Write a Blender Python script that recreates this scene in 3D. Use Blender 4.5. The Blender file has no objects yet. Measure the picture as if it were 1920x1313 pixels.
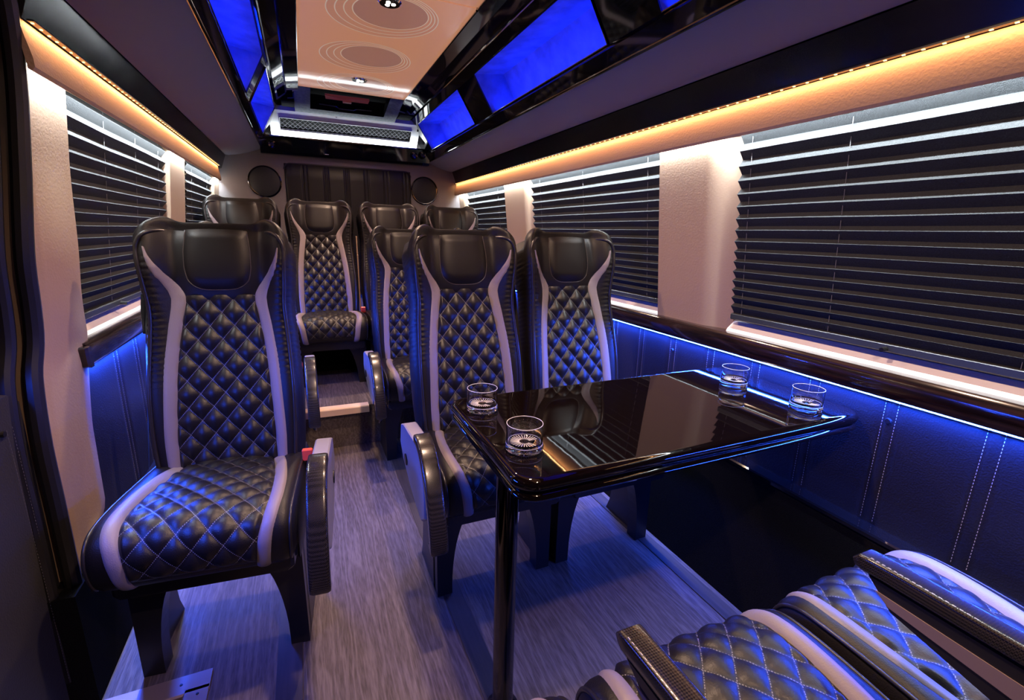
import bpy, bmesh, math, random
from mathutils import Vector, Matrix, noise
random.seed(7)
PI = math.pi
scene = bpy.context.scene
COL = scene.collection

# ------------------------------------------------------------------ camera
# axes: X across the van (right), Y towards the rear, Z up; metres
cam_d = bpy.data.cameras.new('camera'); cam = bpy.data.objects.new('camera', cam_d); COL.objects.link(cam)
Rm = ((0.9162272582165158, 0.07612770601357817, -0.39336011958275113),
      (-0.3999691879861143, 0.2313745808982965, -0.886842969175415),
      (0.023500211972968074, 0.9698816297318185, 0.2424404346349381))
mw = Matrix(Rm).to_4x4(); mw.translation = Vector((0, 0, 1.1)); cam.matrix_world = mw
cam_d.sensor_fit = 'HORIZONTAL'; cam_d.sensor_width = 36; cam_d.lens = 16.4217; cam_d.clip_start = 0.02; cam_d.clip_end = 50
scene.camera = cam

# ------------------------------------------------------------------ world, exposure
w = bpy.data.worlds.new('night'); scene.world = w; w.use_nodes = True
w.node_tree.nodes['Background'].inputs[0].default_value = (0.02, 0.025, 0.05, 1)
w.node_tree.nodes['Background'].inputs[1].default_value = 0.3
vs = scene.view_settings
vs.view_transform = 'Standard'; vs.look = 'None'; vs.gamma = 1.0; vs.use_curve_mapping = False; vs.exposure = 0.0

BLUE = (0.016, 0.080, 1.0); AMBER = (1.0, 0.50, 0.20); COOL = (0.86, 0.95, 1.0); WARM = (1.0, 0.66, 0.46)

def area(name, loc, dirv, sx, sy, power, color, spread=PI, along=(0, 1, 0)):
    """rectangular or disc lamp: local X runs along 'along', it shines towards dirv"""
    L = bpy.data.lights.new(name, 'AREA'); L.shape = 'RECTANGLE'; L.size = sx; L.size_y = sy
    L.energy = power; L.color = color; L.spread = spread
    o = bpy.data.objects.new(name, L); COL.objects.link(o)
    z = -Vector(dirv).normalized(); x = Vector(along); x = (x - z * x.dot(z)).normalized(); y = z.cross(x)
    m = Matrix((x, y, z)).transposed().to_4x4(); m.translation = Vector(loc); o.matrix_world = m
    return o

# section heights shared by everything
YB = 3.8                       # rear wall
XC = 0.352                     # van centre line
# cool white strips above the windows
for (s, x, y0, y1) in ((1, 1.178, -0.3, 3.78), (-1, -0.474, 1.32, 3.78)):
    n = 4 if s > 0 else 3
    for k in range(n):
        a = y0 + (y1 - y0) * k / n; b = y0 + (y1 - y0) * (k + 1) / n
        area('window_strip_light', (x, (a + b) / 2, 1.403), (0.30 * s, 0, -1), b - a, 0.006, 9.5 * (b - a), COOL, spread=2.2)
# amber strips under the lockers
for (x, s, y0, y1) in ((1.139, 1, -0.3, 3.78), (-0.437, -1, 1.3, 3.62)):
    for k in range(3):
        a = y0 + (y1 - y0) * k / 3; b = y0 + (y1 - y0) * (k + 1) / 3
        area('amber_strip_light', (x + s * 0.008, (a + b) / 2, 1.4688), (0.45 * s, 0, -1), b - a, 0.006, 0.95 * (b - a), AMBER)
# blue strips under the wooden window ledges
for (x, s, y0, y1) in ((1.230, -1, -0.2, 3.7), (-0.524, 1, 1.50, 3.7)):
    for k in range(4):
        a = y0 + (y1 - y0) * k / 4; b = y0 + (y1 - y0) * (k + 1) / 4
        area('ledge_strip_light', (x, (a + b) / 2, 0.7445), (0.7 * s, 0, -1), b - a, 0.004, (21.0 if s < 0 else 26.0) * (b - a), BLUE)
        area('ledge_wash_light', (x + 0.003 * s, (a + b) / 2, 0.7450), (-0.15 * s, 0, -1), b - a, 0.003, 10.0 * (b - a), BLUE)
area('door_strip_light', (-0.555, 0.93, 0.80), (1, 0.22, -0.35), 0.40, 0.008, 5.0, BLUE, spread=2.2)
# warm spots in the ceiling
LAMPS = [(XC, -0.15), (XC, 0.92), (XC, 1.95), (XC, 2.94)]
for (x, y) in LAMPS:
    area('ceiling_spot_light', (x, y, 1.874), (0, 0, -1), 0.05, 0.05, 11.0, WARM, spread=2.5)

# ------------------------------------------------------------------ materials
def nodes(name):
    m = bpy.data.materials.new(name); m.use_nodes = True
    nt = m.node_tree; return m, nt, nt.nodes['Principled BSDF']
def N(nt, t, **kw):
    n = nt.nodes.new(t)
    for k, v in kw.items(): setattr(n, k, v)
    return n
def math_(nt, op, a, b=None, c=None):
    n = N(nt, 'ShaderNodeMath', operation=op)
    for i, v in enumerate((a, b, c)):
        if v is None: continue
        if hasattr(v, 'is_output') or hasattr(v, 'links'): nt.links.new(v, n.inputs[i])
        else: n.inputs[i].default_value = v
    return n.outputs[0]
def plain(name, col, rough=0.5, metal=0.0, bump=0.0, bscale=300, spec=0.5, coat=0.0, var=0.0, vscale=6, vox=(1, 1, 1)):
    m, nt, b = nodes(name)
    b.inputs['Base Color'].default_value = (*col, 1); b.inputs['Roughness'].default_value = rough
    b.inputs['Metallic'].default_value = metal; b.inputs['Specular IOR Level'].default_value = spec
    b.inputs['Coat Weight'].default_value = coat; b.inputs['Coat Roughness'].default_value = 0.04
    tc = N(nt, 'ShaderNodeTexCoord'); mp = N(nt, 'ShaderNodeMapping'); mp.inputs['Scale'].default_value = vox
    nt.links.new(tc.outputs['Object'], mp.inputs[0])
    if bump:
        t = N(nt, 'ShaderNodeTexNoise'); t.inputs['Scale'].default_value = bscale; t.inputs['Detail'].default_value = 3
        nt.links.new(mp.outputs[0], t.inputs['Vector'])
        bp = N(nt, 'ShaderNodeBump'); bp.inputs['Strength'].default_value = bump; bp.inputs['Distance'].default_value = 0.002
        nt.links.new(t.outputs['Fac'], bp.inputs['Height']); nt.links.new(bp.outputs[0], b.inputs['Normal'])
    if var:
        t = N(nt, 'ShaderNodeTexNoise'); t.inputs['Scale'].default_value = vscale; t.inputs['Detail'].default_value = 6
        nt.links.new(mp.outputs[0], t.inputs['Vector'])
        r = N(nt, 'ShaderNodeValToRGB'); nt.links.new(t.outputs['Fac'], r.inputs[0])
        r.color_ramp.elements[0].position = 0.3; r.color_ramp.elements[1].position = 0.7
        r.color_ramp.elements[0].color = (*[c * (1 - var) for c in col], 1); r.color_ramp.elements[1].color = (*[min(1, c * (1 + var)) for c in col], 1)
        nt.links.new(r.outputs[0], b.inputs['Base Color'])
    return m
def emit(name, col, strength, base=(0.8, 0.8, 0.8)):
    m, nt, b = nodes(name); b.inputs['Base Color'].default_value = (*base, 1)
    b.inputs['Emission Color'].default_value = (*col, 1); b.inputs['Emission Strength'].default_value = strength
    return m

LEATHER = plain('black_leather', (0.008, 0.0062, 0.006), 0.44, bump=0.25, bscale=420, spec=0.36)
SMOOTH = plain('smooth_black_leather', (0.008, 0.0062, 0.006), 0.45, bump=0.12, bscale=500, spec=0.34)
GREYL = plain('lilac_grey_leather', (0.25, 0.205, 0.212), 0.5, bump=0.2, bscale=400)
PIPE = plain('black_piping', (0.02, 0.017, 0.017), 0.3)
BEIGE = plain('beige_vinyl', (0.40, 0.275, 0.19), 0.62, bump=0.22, bscale=160)
GREYWALL = plain('mauve_grey_vinyl', (0.20, 0.175, 0.175), 0.62, bump=0.4, bscale=160)
VALANCE = plain('tan_vinyl', (0.48, 0.31, 0.20), 0.6, bump=0.5, bscale=180)
HEADL = plain('grey_headliner', (0.27, 0.26, 0.30), 0.85, bump=0.3, bscale=500)
GLOSS = plain('black_gloss_panel', (0.004, 0.004, 0.005), 0.05, spec=0.6, coat=0.4)
BOARD = plain('black_lacquer_board', (0.003, 0.003, 0.004), 0.22, spec=0.4)
SATIN = plain('black_satin_plastic', (0.012, 0.011, 0.012), 0.35)
FELT = plain('grey_felt', (0.10, 0.11, 0.12), 0.9, bump=0.6, bscale=250, var=0.3, vscale=60)
CARPET = plain('black_carpet', (0.008, 0.0075, 0.008), 0.98, bump=1.0, bscale=900, spec=0.05, var=0.5, vscale=400)
CARPETB = plain('brown_carpet', (0.028, 0.019, 0.017), 0.98, bump=1.0, bscale=900, spec=0.05, var=0.3, vscale=300)
WHITE = plain('white_gloss_plastic', (0.75, 0.74, 0.72), 0.28, coat=0.15)
SILL = plain('cream_sill_vinyl', (0.86, 0.80, 0.74), 0.5)
CHROME = plain('chrome', (0.7, 0.7, 0.72), 0.1, metal=1)
ALU = plain('brushed_aluminium', (0.36, 0.27, 0.23), 0.45, metal=0.45, bump=0.1, bscale=200, vox=(30, 1, 1))
DARKM = plain('black_chrome', (0.10, 0.095, 0.10), 0.08, metal=1)
GREYP = plain('grey_plastic', (0.30, 0.28, 0.30), 0.4, bump=0.2, bscale=500)
TAUPE = plain('taupe_vinyl', (0.24, 0.17, 0.14), 0.55)
RED = plain('red_buckle_plastic', (0.85, 0.09, 0.05), 0.35)
REDM = plain('red_latch_plastic', (0.55, 0.13, 0.10), 0.4)
RUBBER = plain('black_rubber', (0.012, 0.011, 0.012), 0.45)
STITCH = plain('pale_thread', (0.55, 0.53, 0.52), 0.7)
BLINDF = plain('charcoal_pleated_fabric', (0.022, 0.025, 0.028), 0.85, bump=0.7, bscale=600, var=0.35, vscale=300)
VELVET = plain('pale_niche_lining', (0.22, 0.27, 0.48), 0.9, bump=0.3, bscale=120, var=0.25, vscale=14)
CORD = plain('grey_cord', (0.2, 0.2, 0.21), 0.7)
SEAM = plain('seam_piping', (0.05, 0.04, 0.038), 0.35)
WEBBING = plain('black_webbing', (0.02, 0.018, 0.018), 0.6)
SPK = plain('speaker_cone', (0.012, 0.012, 0.014), 0.6)
MESHM = plain('vent_mesh_metal', (0.035, 0.035, 0.045), 0.35, metal=0.3)
BLK = plain('matt_black_void', (0.0015, 0.0015, 0.0015), 0.9, spec=0.1)
GLOWC = emit('cool_led_strip', COOL, 14); GLOWA = emit('amber_led', (1.0, 0.52, 0.16), 5); GLOWB = emit('blue_led_strip', (0.02, 0.09, 1.0), 1.6)
LAMPM = emit('warm_lamp_lens', (1.0, 0.85, 0.7), 30)

def quilt_mat():
    m, nt, b = nodes('quilted_leather'); b.inputs['Roughness'].default_value = 0.42; b.inputs['Specular IOR Level'].default_value = 0.46
    uv = N(nt, 'ShaderNodeUVMap'); sp = N(nt, 'ShaderNodeSeparateXYZ'); nt.links.new(uv.outputs[0], sp.inputs[0])
    def line(p, q):
        fr = math_(nt, 'FRACT', math_(nt, 'ADD', p, 50.0)); d = math_(nt, 'ABSOLUTE', math_(nt, 'SUBTRACT', fr, 0.5))
        on = math_(nt, 'GREATER_THAN', d, 0.484)
        dash = math_(nt, 'LESS_THAN', math_(nt, 'FRACT', math_(nt, 'MULTIPLY', math_(nt, 'ADD', q, 50.0), 11.0)), 0.55)
        return math_(nt, 'MULTIPLY', on, dash)
    s = math_(nt, 'MAXIMUM', line(sp.outputs[0], sp.outputs[1]), line(sp.outputs[1], sp.outputs[0]))
    mx = N(nt, 'ShaderNodeMix', data_type='RGBA'); nt.links.new(s, mx.inputs['Factor'])
    mx.inputs['A'].default_value = (0.008, 0.0062, 0.006, 1); mx.inputs['B'].default_value = (0.22, 0.20, 0.19, 1)
    nt.links.new(mx.outputs['Result'], b.inputs['Base Color'])
    t = N(nt, 'ShaderNodeTexNoise'); t.inputs['Scale'].default_value = 420
    tc = N(nt, 'ShaderNodeTexCoord'); nt.links.new(tc.outputs['Object'], t.inputs['Vector'])
    bp = N(nt, 'ShaderNodeBump'); bp.inputs['Strength'].default_value = 0.2; bp.inputs['Distance'].default_value = 0.002
    nt.links.new(t.outputs['Fac'], bp.inputs['Height']); nt.links.new(bp.outputs[0], b.inputs['Normal'])
    return m
QUILT = quilt_mat()

def carbon_mat():
    m, nt, b = nodes('carbon_fibre'); tc = N(nt, 'ShaderNodeTexCoord'); mp = N(nt, 'ShaderNodeMapping')
    nt.links.new(tc.outputs['Object'], mp.inputs[0]); mp.inputs['Scale'].default_value = (420, 420, 420); mp.inputs['Rotation'].default_value = (0.0, 0.0, 0.78)
    c = N(nt, 'ShaderNodeTexChecker'); nt.links.new(mp.outputs[0], c.inputs[0]); c.inputs['Scale'].default_value = 1
    c.inputs[1].default_value = (0.006, 0.005, 0.005, 1); c.inputs[2].default_value = (0.035, 0.028, 0.022, 1)
    nt.links.new(c.outputs[0], b.inputs['Base Color']); b.inputs['Roughness'].default_value = 0.25; b.inputs['Coat Weight'].default_value = 0.25
    b.inputs['Coat Roughness'].default_value = 0.08
    return m
CARBON = carbon_mat()

def floor_mat():
    m, nt, b = nodes('grey_oak_vinyl'); tc = N(nt, 'ShaderNodeTexCoord')
    mp = N(nt, 'ShaderNodeMapping'); mp.inputs['Scale'].default_value = (1, 0.10, 1); nt.links.new(tc.outputs['Object'], mp.inputs[0])
    big = N(nt, 'ShaderNodeTexNoise'); big.inputs['Scale'].default_value = 9; big.inputs['Detail'].default_value = 4; big.inputs['Distortion'].default_value = 1.2
    nt.links.new(mp.outputs[0], big.inputs['Vector'])
    wv = N(nt, 'ShaderNodeTexWave'); wv.bands_direction = 'X'; wv.inputs['Scale'].default_value = 14; wv.inputs['Distortion'].default_value = 16
    wv.inputs['Detail'].default_value = 3; wv.inputs['Detail Scale'].default_value = 1.6; nt.links.new(mp.outputs[0], wv.inputs['Vector'])
    fine = N(nt, 'ShaderNodeTexNoise'); fine.inputs['Scale'].default_value = 240; fine.inputs['Detail'].default_value = 5; nt.links.new(mp.outputs[0], fine.inputs['Vector'])
    g = math_(nt, 'ADD', math_(nt, 'MULTIPLY', math_(nt, 'POWER', wv.outputs['Fac'], 2.5), 0.22), math_(nt, 'MULTIPLY', fine.outputs['Fac'], 0.75))
    g = math_(nt, 'ADD', g, math_(nt, 'MULTIPLY', big.outputs['Fac'], 0.35))
    r = N(nt, 'ShaderNodeValToRGB'); nt.links.new(g, r.inputs[0])
    r.color_ramp.elements[0].position = 0.38; r.color_ramp.elements[0].color = (0.055, 0.042, 0.039, 1)
    r.color_ramp.elements[1].position = 0.85; r.color_ramp.elements[1].color = (0.155, 0.125, 0.118, 1)
    nt.links.new(r.outputs[0], b.inputs['Base Color']); b.inputs['Roughness'].default_value = 0.55; b.inputs['Specular IOR Level'].default_value = 0.3
    bp = N(nt, 'ShaderNodeBump'); bp.inputs['Strength'].default_value = 0.35; bp.inputs['Distance'].default_value = 0.003
    nt.links.new(g, bp.inputs['Height']); nt.links.new(bp.outputs[0], b.inputs['Normal'])
    return m
FLOOR = floor_mat()
TRACK = plain('dark_brown_vinyl_strip', (0.045, 0.034, 0.032), 0.5, var=0.35, vscale=80, vox=(1, 0.06, 1))

def wood_gloss():
    m, nt, b = nodes('dark_rosewood_lacquer'); tc = N(nt, 'ShaderNodeTexCoord')
    mp = N(nt, 'ShaderNodeMapping'); mp.inputs['Scale'].default_value = (1, 0.05, 1); nt.links.new(tc.outputs['Object'], mp.inputs[0])
    t = N(nt, 'ShaderNodeTexNoise'); t.inputs['Scale'].default_value = 130; t.inputs['Detail'].default_value = 4; nt.links.new(mp.outputs[0], t.inputs['Vector'])
    r = N(nt, 'ShaderNodeValToRGB'); nt.links.new(t.outputs['Fac'], r.inputs[0])
    r.color_ramp.elements[0].position = 0.4; r.color_ramp.elements[0].color = (0.007, 0.0035, 0.004, 1)
    r.color_ramp.elements[1].position = 0.65; r.color_ramp.elements[1].color = (0.022, 0.009, 0.008, 1)
    nt.links.new(r.outputs[0], b.inputs['Base Color']); b.inputs['Roughness'].default_value = 0.14
    b.inputs['Coat Weight'].default_value = 0.25; b.inputs['Coat Roughness'].default_value = 0.02
    return m
WOOD = wood_gloss()
TABLE = plain('black_brown_lacquer', (0.0035, 0.0018, 0.0018), 0.03, spec=0.6, coat=0.0, bump=0.05, bscale=9)

RINGS = [(XC - .01, 1.02), (XC, 2.09), (XC - .005, 2.60), (XC, 3.08)]
def mirror_mat():
    m, nt, b = nodes('peach_reflection_glass'); g = N(nt, 'ShaderNodeNewGeometry'); sp = N(nt, 'ShaderNodeSeparateXYZ'); nt.links.new(g.outputs['Position'], sp.inputs[0])
    line = None; disc = None
    for (cx, cy) in RINGS:
        for k, rr in enumerate((0.208, 0.185, 0.162, 0.140)):
            dx = math_(nt, 'SUBTRACT', sp.outputs[0], cx + 0.008 * k); dy = math_(nt, 'SUBTRACT', sp.outputs[1], cy - 0.010 * k)
            d = math_(nt, 'SQRT', math_(nt, 'ADD', math_(nt, 'MULTIPLY', dx, dx), math_(nt, 'MULTIPLY', dy, dy)))
            l = math_(nt, 'LESS_THAN', math_(nt, 'ABSOLUTE', math_(nt, 'SUBTRACT', d, rr)), 0.0022)
            line = l if line is None else math_(nt, 'MAXIMUM', line, l)
            if k in (0, 3):
                q = math_(nt, 'MULTIPLY', math_(nt, 'LESS_THAN', d, rr), 0.20 if k == 0 else 0.50)
                disc = q if disc is None else math_(nt, 'MAXIMUM', disc, q)
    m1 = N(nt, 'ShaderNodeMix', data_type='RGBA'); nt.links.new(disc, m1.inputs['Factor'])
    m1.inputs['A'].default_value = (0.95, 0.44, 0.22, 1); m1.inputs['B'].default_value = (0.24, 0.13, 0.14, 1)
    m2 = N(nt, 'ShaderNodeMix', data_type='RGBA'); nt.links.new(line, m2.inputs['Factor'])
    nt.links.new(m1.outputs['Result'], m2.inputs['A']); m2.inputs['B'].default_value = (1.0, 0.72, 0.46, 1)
    nt.links.new(m2.outputs['Result'], b.inputs['Emission Color']); b.inputs['Emission Strength'].default_value = 0.36  # warm reflection in the mirrored panel is put into its emission and base colour
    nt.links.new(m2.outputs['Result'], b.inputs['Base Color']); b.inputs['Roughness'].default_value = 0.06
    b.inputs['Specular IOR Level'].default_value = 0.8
    return m
MIRROR = mirror_mat()

def glass_mat(name, rough=0.0, col=(1, 1, 1)):
    m, nt, b = nodes(name); b.inputs['Base Color'].default_value = (*col, 1); b.inputs['Transmission Weight'].default_value = 1
    b.inputs['Roughness'].default_value = rough; b.inputs['IOR'].default_value = 1.47
    return m
GLINT = plain('pale_glint_edge', (0.75, 0.75, 0.78), 0.25, spec=0.9, coat=0.5)  # opaque pale colour stands in for highlights on the tumbler edges
GLASS = glass_mat('clear_glass'); TINT = plain('tinted_night_glass', (0.006, 0.006, 0.008), 0.03)

# ------------------------------------------------------------------ mesh helpers
def mesh_obj(name, verts, faces, mat, parent=None, smooth=True, uv=None, auto=None):
    me = bpy.data.meshes.new(name); me.from_pydata([tuple(v) for v in verts], [], faces)
    if smooth:
        for p in me.polygons: p.use_smooth = True
    if uv:
        l = me.uv_layers.new(name='UVMap')
        for p in me.polygons:
            for li in p.loop_indices: l.data[li].uv = uv[me.loops[li].vertex_index]
    me.materials.append(mat)
    me.update()
    o = bpy.data.objects.new(name, me); COL.objects.link(o)
    if parent: o.parent = parent
    if auto is not None and smooth:
        bm = bmesh.new(); bm.from_mesh(me)
        bmesh.ops.recalc_face_normals(bm, faces=bm.faces)
        for e in bm.edges:
            if len(e.link_faces) == 2 and e.calc_face_angle(0) > auto: e.smooth = False
        bm.to_mesh(me); bm.free()
    return o

class MB:
    """collects pieces of ONE mesh"""
    def __init__(s): s.v = []; s.f = []
    def add(s, vs, fs):
        n = len(s.v); s.v += [tuple(v) for v in vs]; s.f += [tuple(i + n for i in f) for f in fs]; return s
    def box(s, x0, x1, y0, y1, z0, z1, bev=0.0):
        if bev:
            return s.prism([(x0 + bev, z0), (x1 - bev, z0), (x1, z0 + bev), (x1, z1 - bev), (x1 - bev, z1), (x0 + bev, z1), (x0, z1 - bev), (x0, z0 + bev)], y0, y1, 'y', bev)
        v = [(x0, y0, z0), (x1, y0, z0), (x1, y1, z0), (x0, y1, z0), (x0, y0, z1), (x1, y0, z1), (x1, y1, z1), (x0, y1, z1)]
        return s.add(v, [(0, 3, 2, 1), (4, 5, 6, 7), (0, 1, 5, 4), (1, 2, 6, 5), (2, 3, 7, 6), (3, 0, 4, 7)])
    def prism(s, poly, a, b, axis='y', bev=0.0):
        """extrude polygon: axis y -> poly in (x,z); axis x -> (y,z); axis z -> (x,y)"""
        n = len(poly)
        def P(p, t): return {'y': (p[0], t, p[1]), 'x': (t, p[0], p[1]), 'z': (p[0], p[1], t)}[axis]
        cx = sum(p[0] for p in poly) / n; cy = sum(p[1] for p in poly) / n
        rings = [(a, 1), (b, 1)] if not bev else [(a, 0), (a + bev, 1), (b - bev, 1), (b, 0)]
        vs = []; fs = []
        for (t, full) in rings:
            for p in poly:
                if full: q = p
                else:
                    d = math.hypot(p[0] - cx, p[1] - cy) or 1; k = max(0, 1 - bev / d); q = (cx + (p[0] - cx) * k, cy + (p[1] - cy) * k)
                vs.append(P(q, t))
        for r in range(len(rings) - 1):
            for i in range(n):
                j = (i + 1) % n; fs.append((r * n + i, r * n + j, (r + 1) * n + j, (r + 1) * n + i))
        fs.append(tuple(range(n))[::-1]); fs.append(tuple((len(rings) - 1) * n + i for i in range(n)))
        return s.add(vs, fs)
    def tube(s, pts, r, n=8, cap=True):
        pts = [Vector(p) for p in pts]; vs = []; fs = []
        up = None
        for i, p in enumerate(pts):
            d = ((pts[min(i + 1, len(pts) - 1)] - pts[max(i - 1, 0)])).normalized()
            if up is None: up = Vector((0, 0, 1)) if abs(d.z) < .9 else Vector((1, 0, 0))
            a = (up - d * up.dot(d)).normalized(); b = d.cross(a); up = a
            rr = r[i] if isinstance(r, (list, tuple)) else r
            for k in range(n):
                t = 2 * PI * k / n; vs.append(p + (a * math.cos(t) + b * math.sin(t)) * rr)
        for i in range(len(pts) - 1):
            for k in range(n):
                j = (k + 1) % n; fs.append((i * n + k, i * n + j, (i + 1) * n + j, (i + 1) * n + k))
        if cap: fs.append(tuple(range(n))[::-1]); fs.append(tuple((len(pts) - 1) * n + k for k in range(n)))
        return s.add(vs, fs)
    def lathe(s, prof, c, n=32, axis='z'):
        """prof: (radius, height) pairs round a vertical axis (or along y)"""
        vs = []; fs = []
        for (r, h) in prof:
            for k in range(n):
                t = 2 * PI * k / n
                if axis == 'z': vs.append((c[0] + r * math.cos(t), c[1] + r * math.sin(t), c[2] + h))
                else: vs.append((c[0] + r * math.cos(t), c[1] + h, c[2] + r * math.sin(t)))
        m = len(prof)
        for i in range(m - 1):
            for k in range(n):
                j = (k + 1) % n; fs.append((i * n + k, i * n + j, (i + 1) * n + j, (i + 1) * n + k))
        if prof[0][0] > 1e-4: fs.append(tuple(range(n))[::-1])
        if prof[-1][0] > 1e-4: fs.append(tuple((m - 1) * n + k for k in range(n)))
        return s.add(vs, fs)
    def build(s, name, mat, parent=None, smooth=False, auto=0.6):
        o = mesh_obj(name, s.v, s.f, mat, parent, smooth=False)
        bm = bmesh.new(); bm.from_mesh(o.data); bmesh.ops.remove_doubles(bm, verts=bm.verts, dist=1e-6)
        bmesh.ops.recalc_face_normals(bm, faces=bm.faces)
        if smooth:
            for f in bm.faces: f.smooth = True
            for e in bm.edges:
                if len(e.link_faces) == 2 and e.calc_face_angle(0) > auto: e.smooth = False
        bm.to_mesh(o.data); bm.free(); return o

def grid_faces(nu, nv, loop=False):
    f = []
    for j in range(nv - 1):
        for i in range(nu - 1 if not loop else nu):
            a = j * nu + i; b = j * nu + (i + 1) % nu; f.append((a, b, b + nu, a + nu))
    return f
def tag(o, label=None, cat=None, group=None, kind=None):
    if label: o['label'] = label
    if cat: o['category'] = cat
    if group: o['group'] = group
    if kind: o['kind'] = kind
    return o
def empty(name, loc=(0, 0, 0), rz=0.0):
    o = bpy.data.objects.new(name, None); o.empty_display_size = 0.1; o.location = loc; o.rotation_euler = (0, 0, rz); COL.objects.link(o); return o
def struct(o): o['kind'] = 'structure'; return o
def lerp(a, b, t): return a + (b - a) * t
def smooth01(a, b, x):
    t = max(0.0, min(1.0, (x - a) / (b - a))); return t * t * (3 - 2 * t)
def interp(tab, v):
    if v <= tab[0][0]: return tab[0][1]
    for (a, x), (b, y) in zip(tab, tab[1:]):
        if v <= b:
            t = (v - a) / (b - a); t = t * t * (3 - 2 * t) if False else t; return x + (y - x) * t
    return tab[-1][1]
def spl(tab, v):
    """smooth (monotone-ish) Catmull interpolation of a table"""
    n = len(tab)
    if v <= tab[0][0]: return tab[0][1]
    if v >= tab[-1][0]: return tab[-1][1]
    for i in range(n - 1):
        if v <= tab[i + 1][0]: break
    x0, y0 = tab[i]; x1, y1 = tab[i + 1]; h = x1 - x0
    m0 = (y1 - (tab[i - 1][1] if i else y0)) / (x1 - (tab[i - 1][0] if i else x0))
    m1 = ((tab[i + 2][1] if i + 2 < n else y1) - y0) / ((tab[i + 2][0] if i + 2 < n else x1) - x0)
    t = (v - x0) / h; t2 = t * t; t3 = t2 * t
    return (2 * t3 - 3 * t2 + 1) * y0 + (t3 - 2 * t2 + t) * h * m0 + (-2 * t3 + 3 * t2) * y1 + (t3 - t2) * h * m1

# ------------------------------------------------------------------ the shell of the van
def wall_x(z, side):
    """surface of the pillars; the walls lean in towards the roof"""
    x = 0.895 - 0.1077 * (z - 0.80) if z > 0.8 else 0.895
    return XC + side * x
ZS, ZT = 0.812, 1.385          # window bottom and top
YF = -0.45                     # front end of what is built

# floor with the step well by the side door, and the raised rear platform
m = MB()
WX, WY = -0.335, 1.13
m.add([(WX, YF, 0), (1.30, YF, 0), (1.30, 3.9, 0), (WX, 3.9, 0)], [(0, 1, 2, 3)])
m.add([(-0.66, WY, 0), (WX, WY, 0), (WX, 3.9, 0), (-0.66, 3.9, 0)], [(0, 1, 2, 3)])
struct(m.build('floor', FLOOR))
m = MB(); m.add([(WX, YF, -0.005), (WX, WY, -0.005), (WX, WY, -0.28), (WX, YF, -0.28)], [(0, 1, 2, 3)])
m.add([(-0.66, WY, -0.005), (WX, WY, -0.005), (WX, WY, -0.28), (-0.66, WY, -0.28)], [(0, 1, 2, 3)])
m.add([(-0.66, YF, -0.28), (WX, YF, -0.28), (WX, WY, -0.28), (-0.66, WY, -0.28)], [(0, 1, 2, 3)])
struct(m.build('floor_step_well', CARPET))
m = MB(); m.box(-0.62, 1.12, 2.395, 3.9, 0.001, 0.215); struct(m.build('floor_platform', FLOOR))
m = MB(); m.prism([(2.375, 0.183), (2.395, 0.183), (2.395, 0.2151), (2.43, 0.2151), (2.43, 0.2185), (2.378, 0.2185), (2.375, 0.214)], -0.30, 0.252, 'x')
tag(m.build('step_edge_trim', plain('cream_step_nosing', (0.85, 0.62, 0.5), 0.4)), 'cream nosing strip along the edge of the raised rear step', 'step trim')
m = MB()
m.box(-0.143, -0.083, 1.0, 2.37, 0.0005, 0.003); struct(m.build('trim_1', TRACK))
m = MB(); m.box(0.32, 0.375, 0.3, 2.37, 0.0005, 0.003); struct(m.build('trim_2', TRACK))
m = MB(); m.box(1.065, 1.115, 0.2, 2.37, 0.0005, 0.004); struct(m.build('trim_3', TRACK))
# aluminium edging of the step well
t = empty('step_well_edging', (WX, WY, 0)); tag(t, 'bronze aluminium edging with screws around the side door step well', 'step trim')
m = MB(); m.prism([(-0.012, -0.055), (0.0, -0.055), (0.0, 0.0), (0.045, 0.0), (0.045, 0.006), (-0.008, 0.006), (-0.012, 0.002)], -0.34, 0.043, 'x'); m.build('rear_bar', ALU, t)
m = MB(); m.prism([(-0.012, -0.055), (0.0, -0.055), (0.0, 0.0), (0.042, 0.0), (0.042, 0.006), (-0.008, 0.006), (-0.012, 0.002)], -1.2, 0.0, 'y'); m.build('side_bar', ALU, t)
for k, (sx, sy) in enumerate(((-0.02, 0.02), (-0.18, 0.02), (0.02, -0.02), (0.02, -0.25))):
    m = MB(); m.lathe([(0.0001, 0.0075), (0.003, 0.0073), (0.0035, 0.006)], (sx, sy, 0), 10); m.build('screw', SATIN, t)

# side walls: pillars between windows, wall below
def side_panel(name, side, y0, y1, z0, z1, mat, off=0.0, thick=0.03, ny=2, prof=None):
    """sheet following the leaning wall from y0 to y1, closed behind; prof(y) pushes it outwards"""
    zs = [lerp(z0, z1, k / 12) for k in range(13)]; ys = [lerp(y0, y1, k / (ny - 1)) for k in range(ny)]
    vs = []
    for z in zs:
        for y in ys:
            p = prof(y) if prof else 0
            vs.append((wall_x(z, side) + side * (off + p), y, z))
    n = len(vs)
    for z in zs:
        for y in ys: vs.append((wall_x(z, side) + side * (off + thick + 0.03), y, z))
    fs = grid_faces(ny, 13); fs += [tuple(n + i for i in f[::-1]) for f in grid_faces(ny, 13)]
    for j in range(12):
        a = j * ny; b = (j + 1) * ny; fs.append((a, b, n + b, n + a)); a += ny - 1; b += ny - 1; fs.append((b, a, n + a, n + b))
    for i in range(ny - 1):
        fs.append((i, n + i, n + i + 1, i + 1)); k = 12 * ny + i; fs.append((k, k + 1, n + k + 1, n + k))
    return mesh_obj(name, vs, fs, mat, None, smooth=True, auto=0.7)
R_ = +1; L_ = -1
WR = [(-0.35, 1.093), (1.419, 2.505), (2.854, 3.64)]         # windows on the right
WL = [(1.525, 2.487), (2.88, 3.62)]                         # windows on the left
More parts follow.
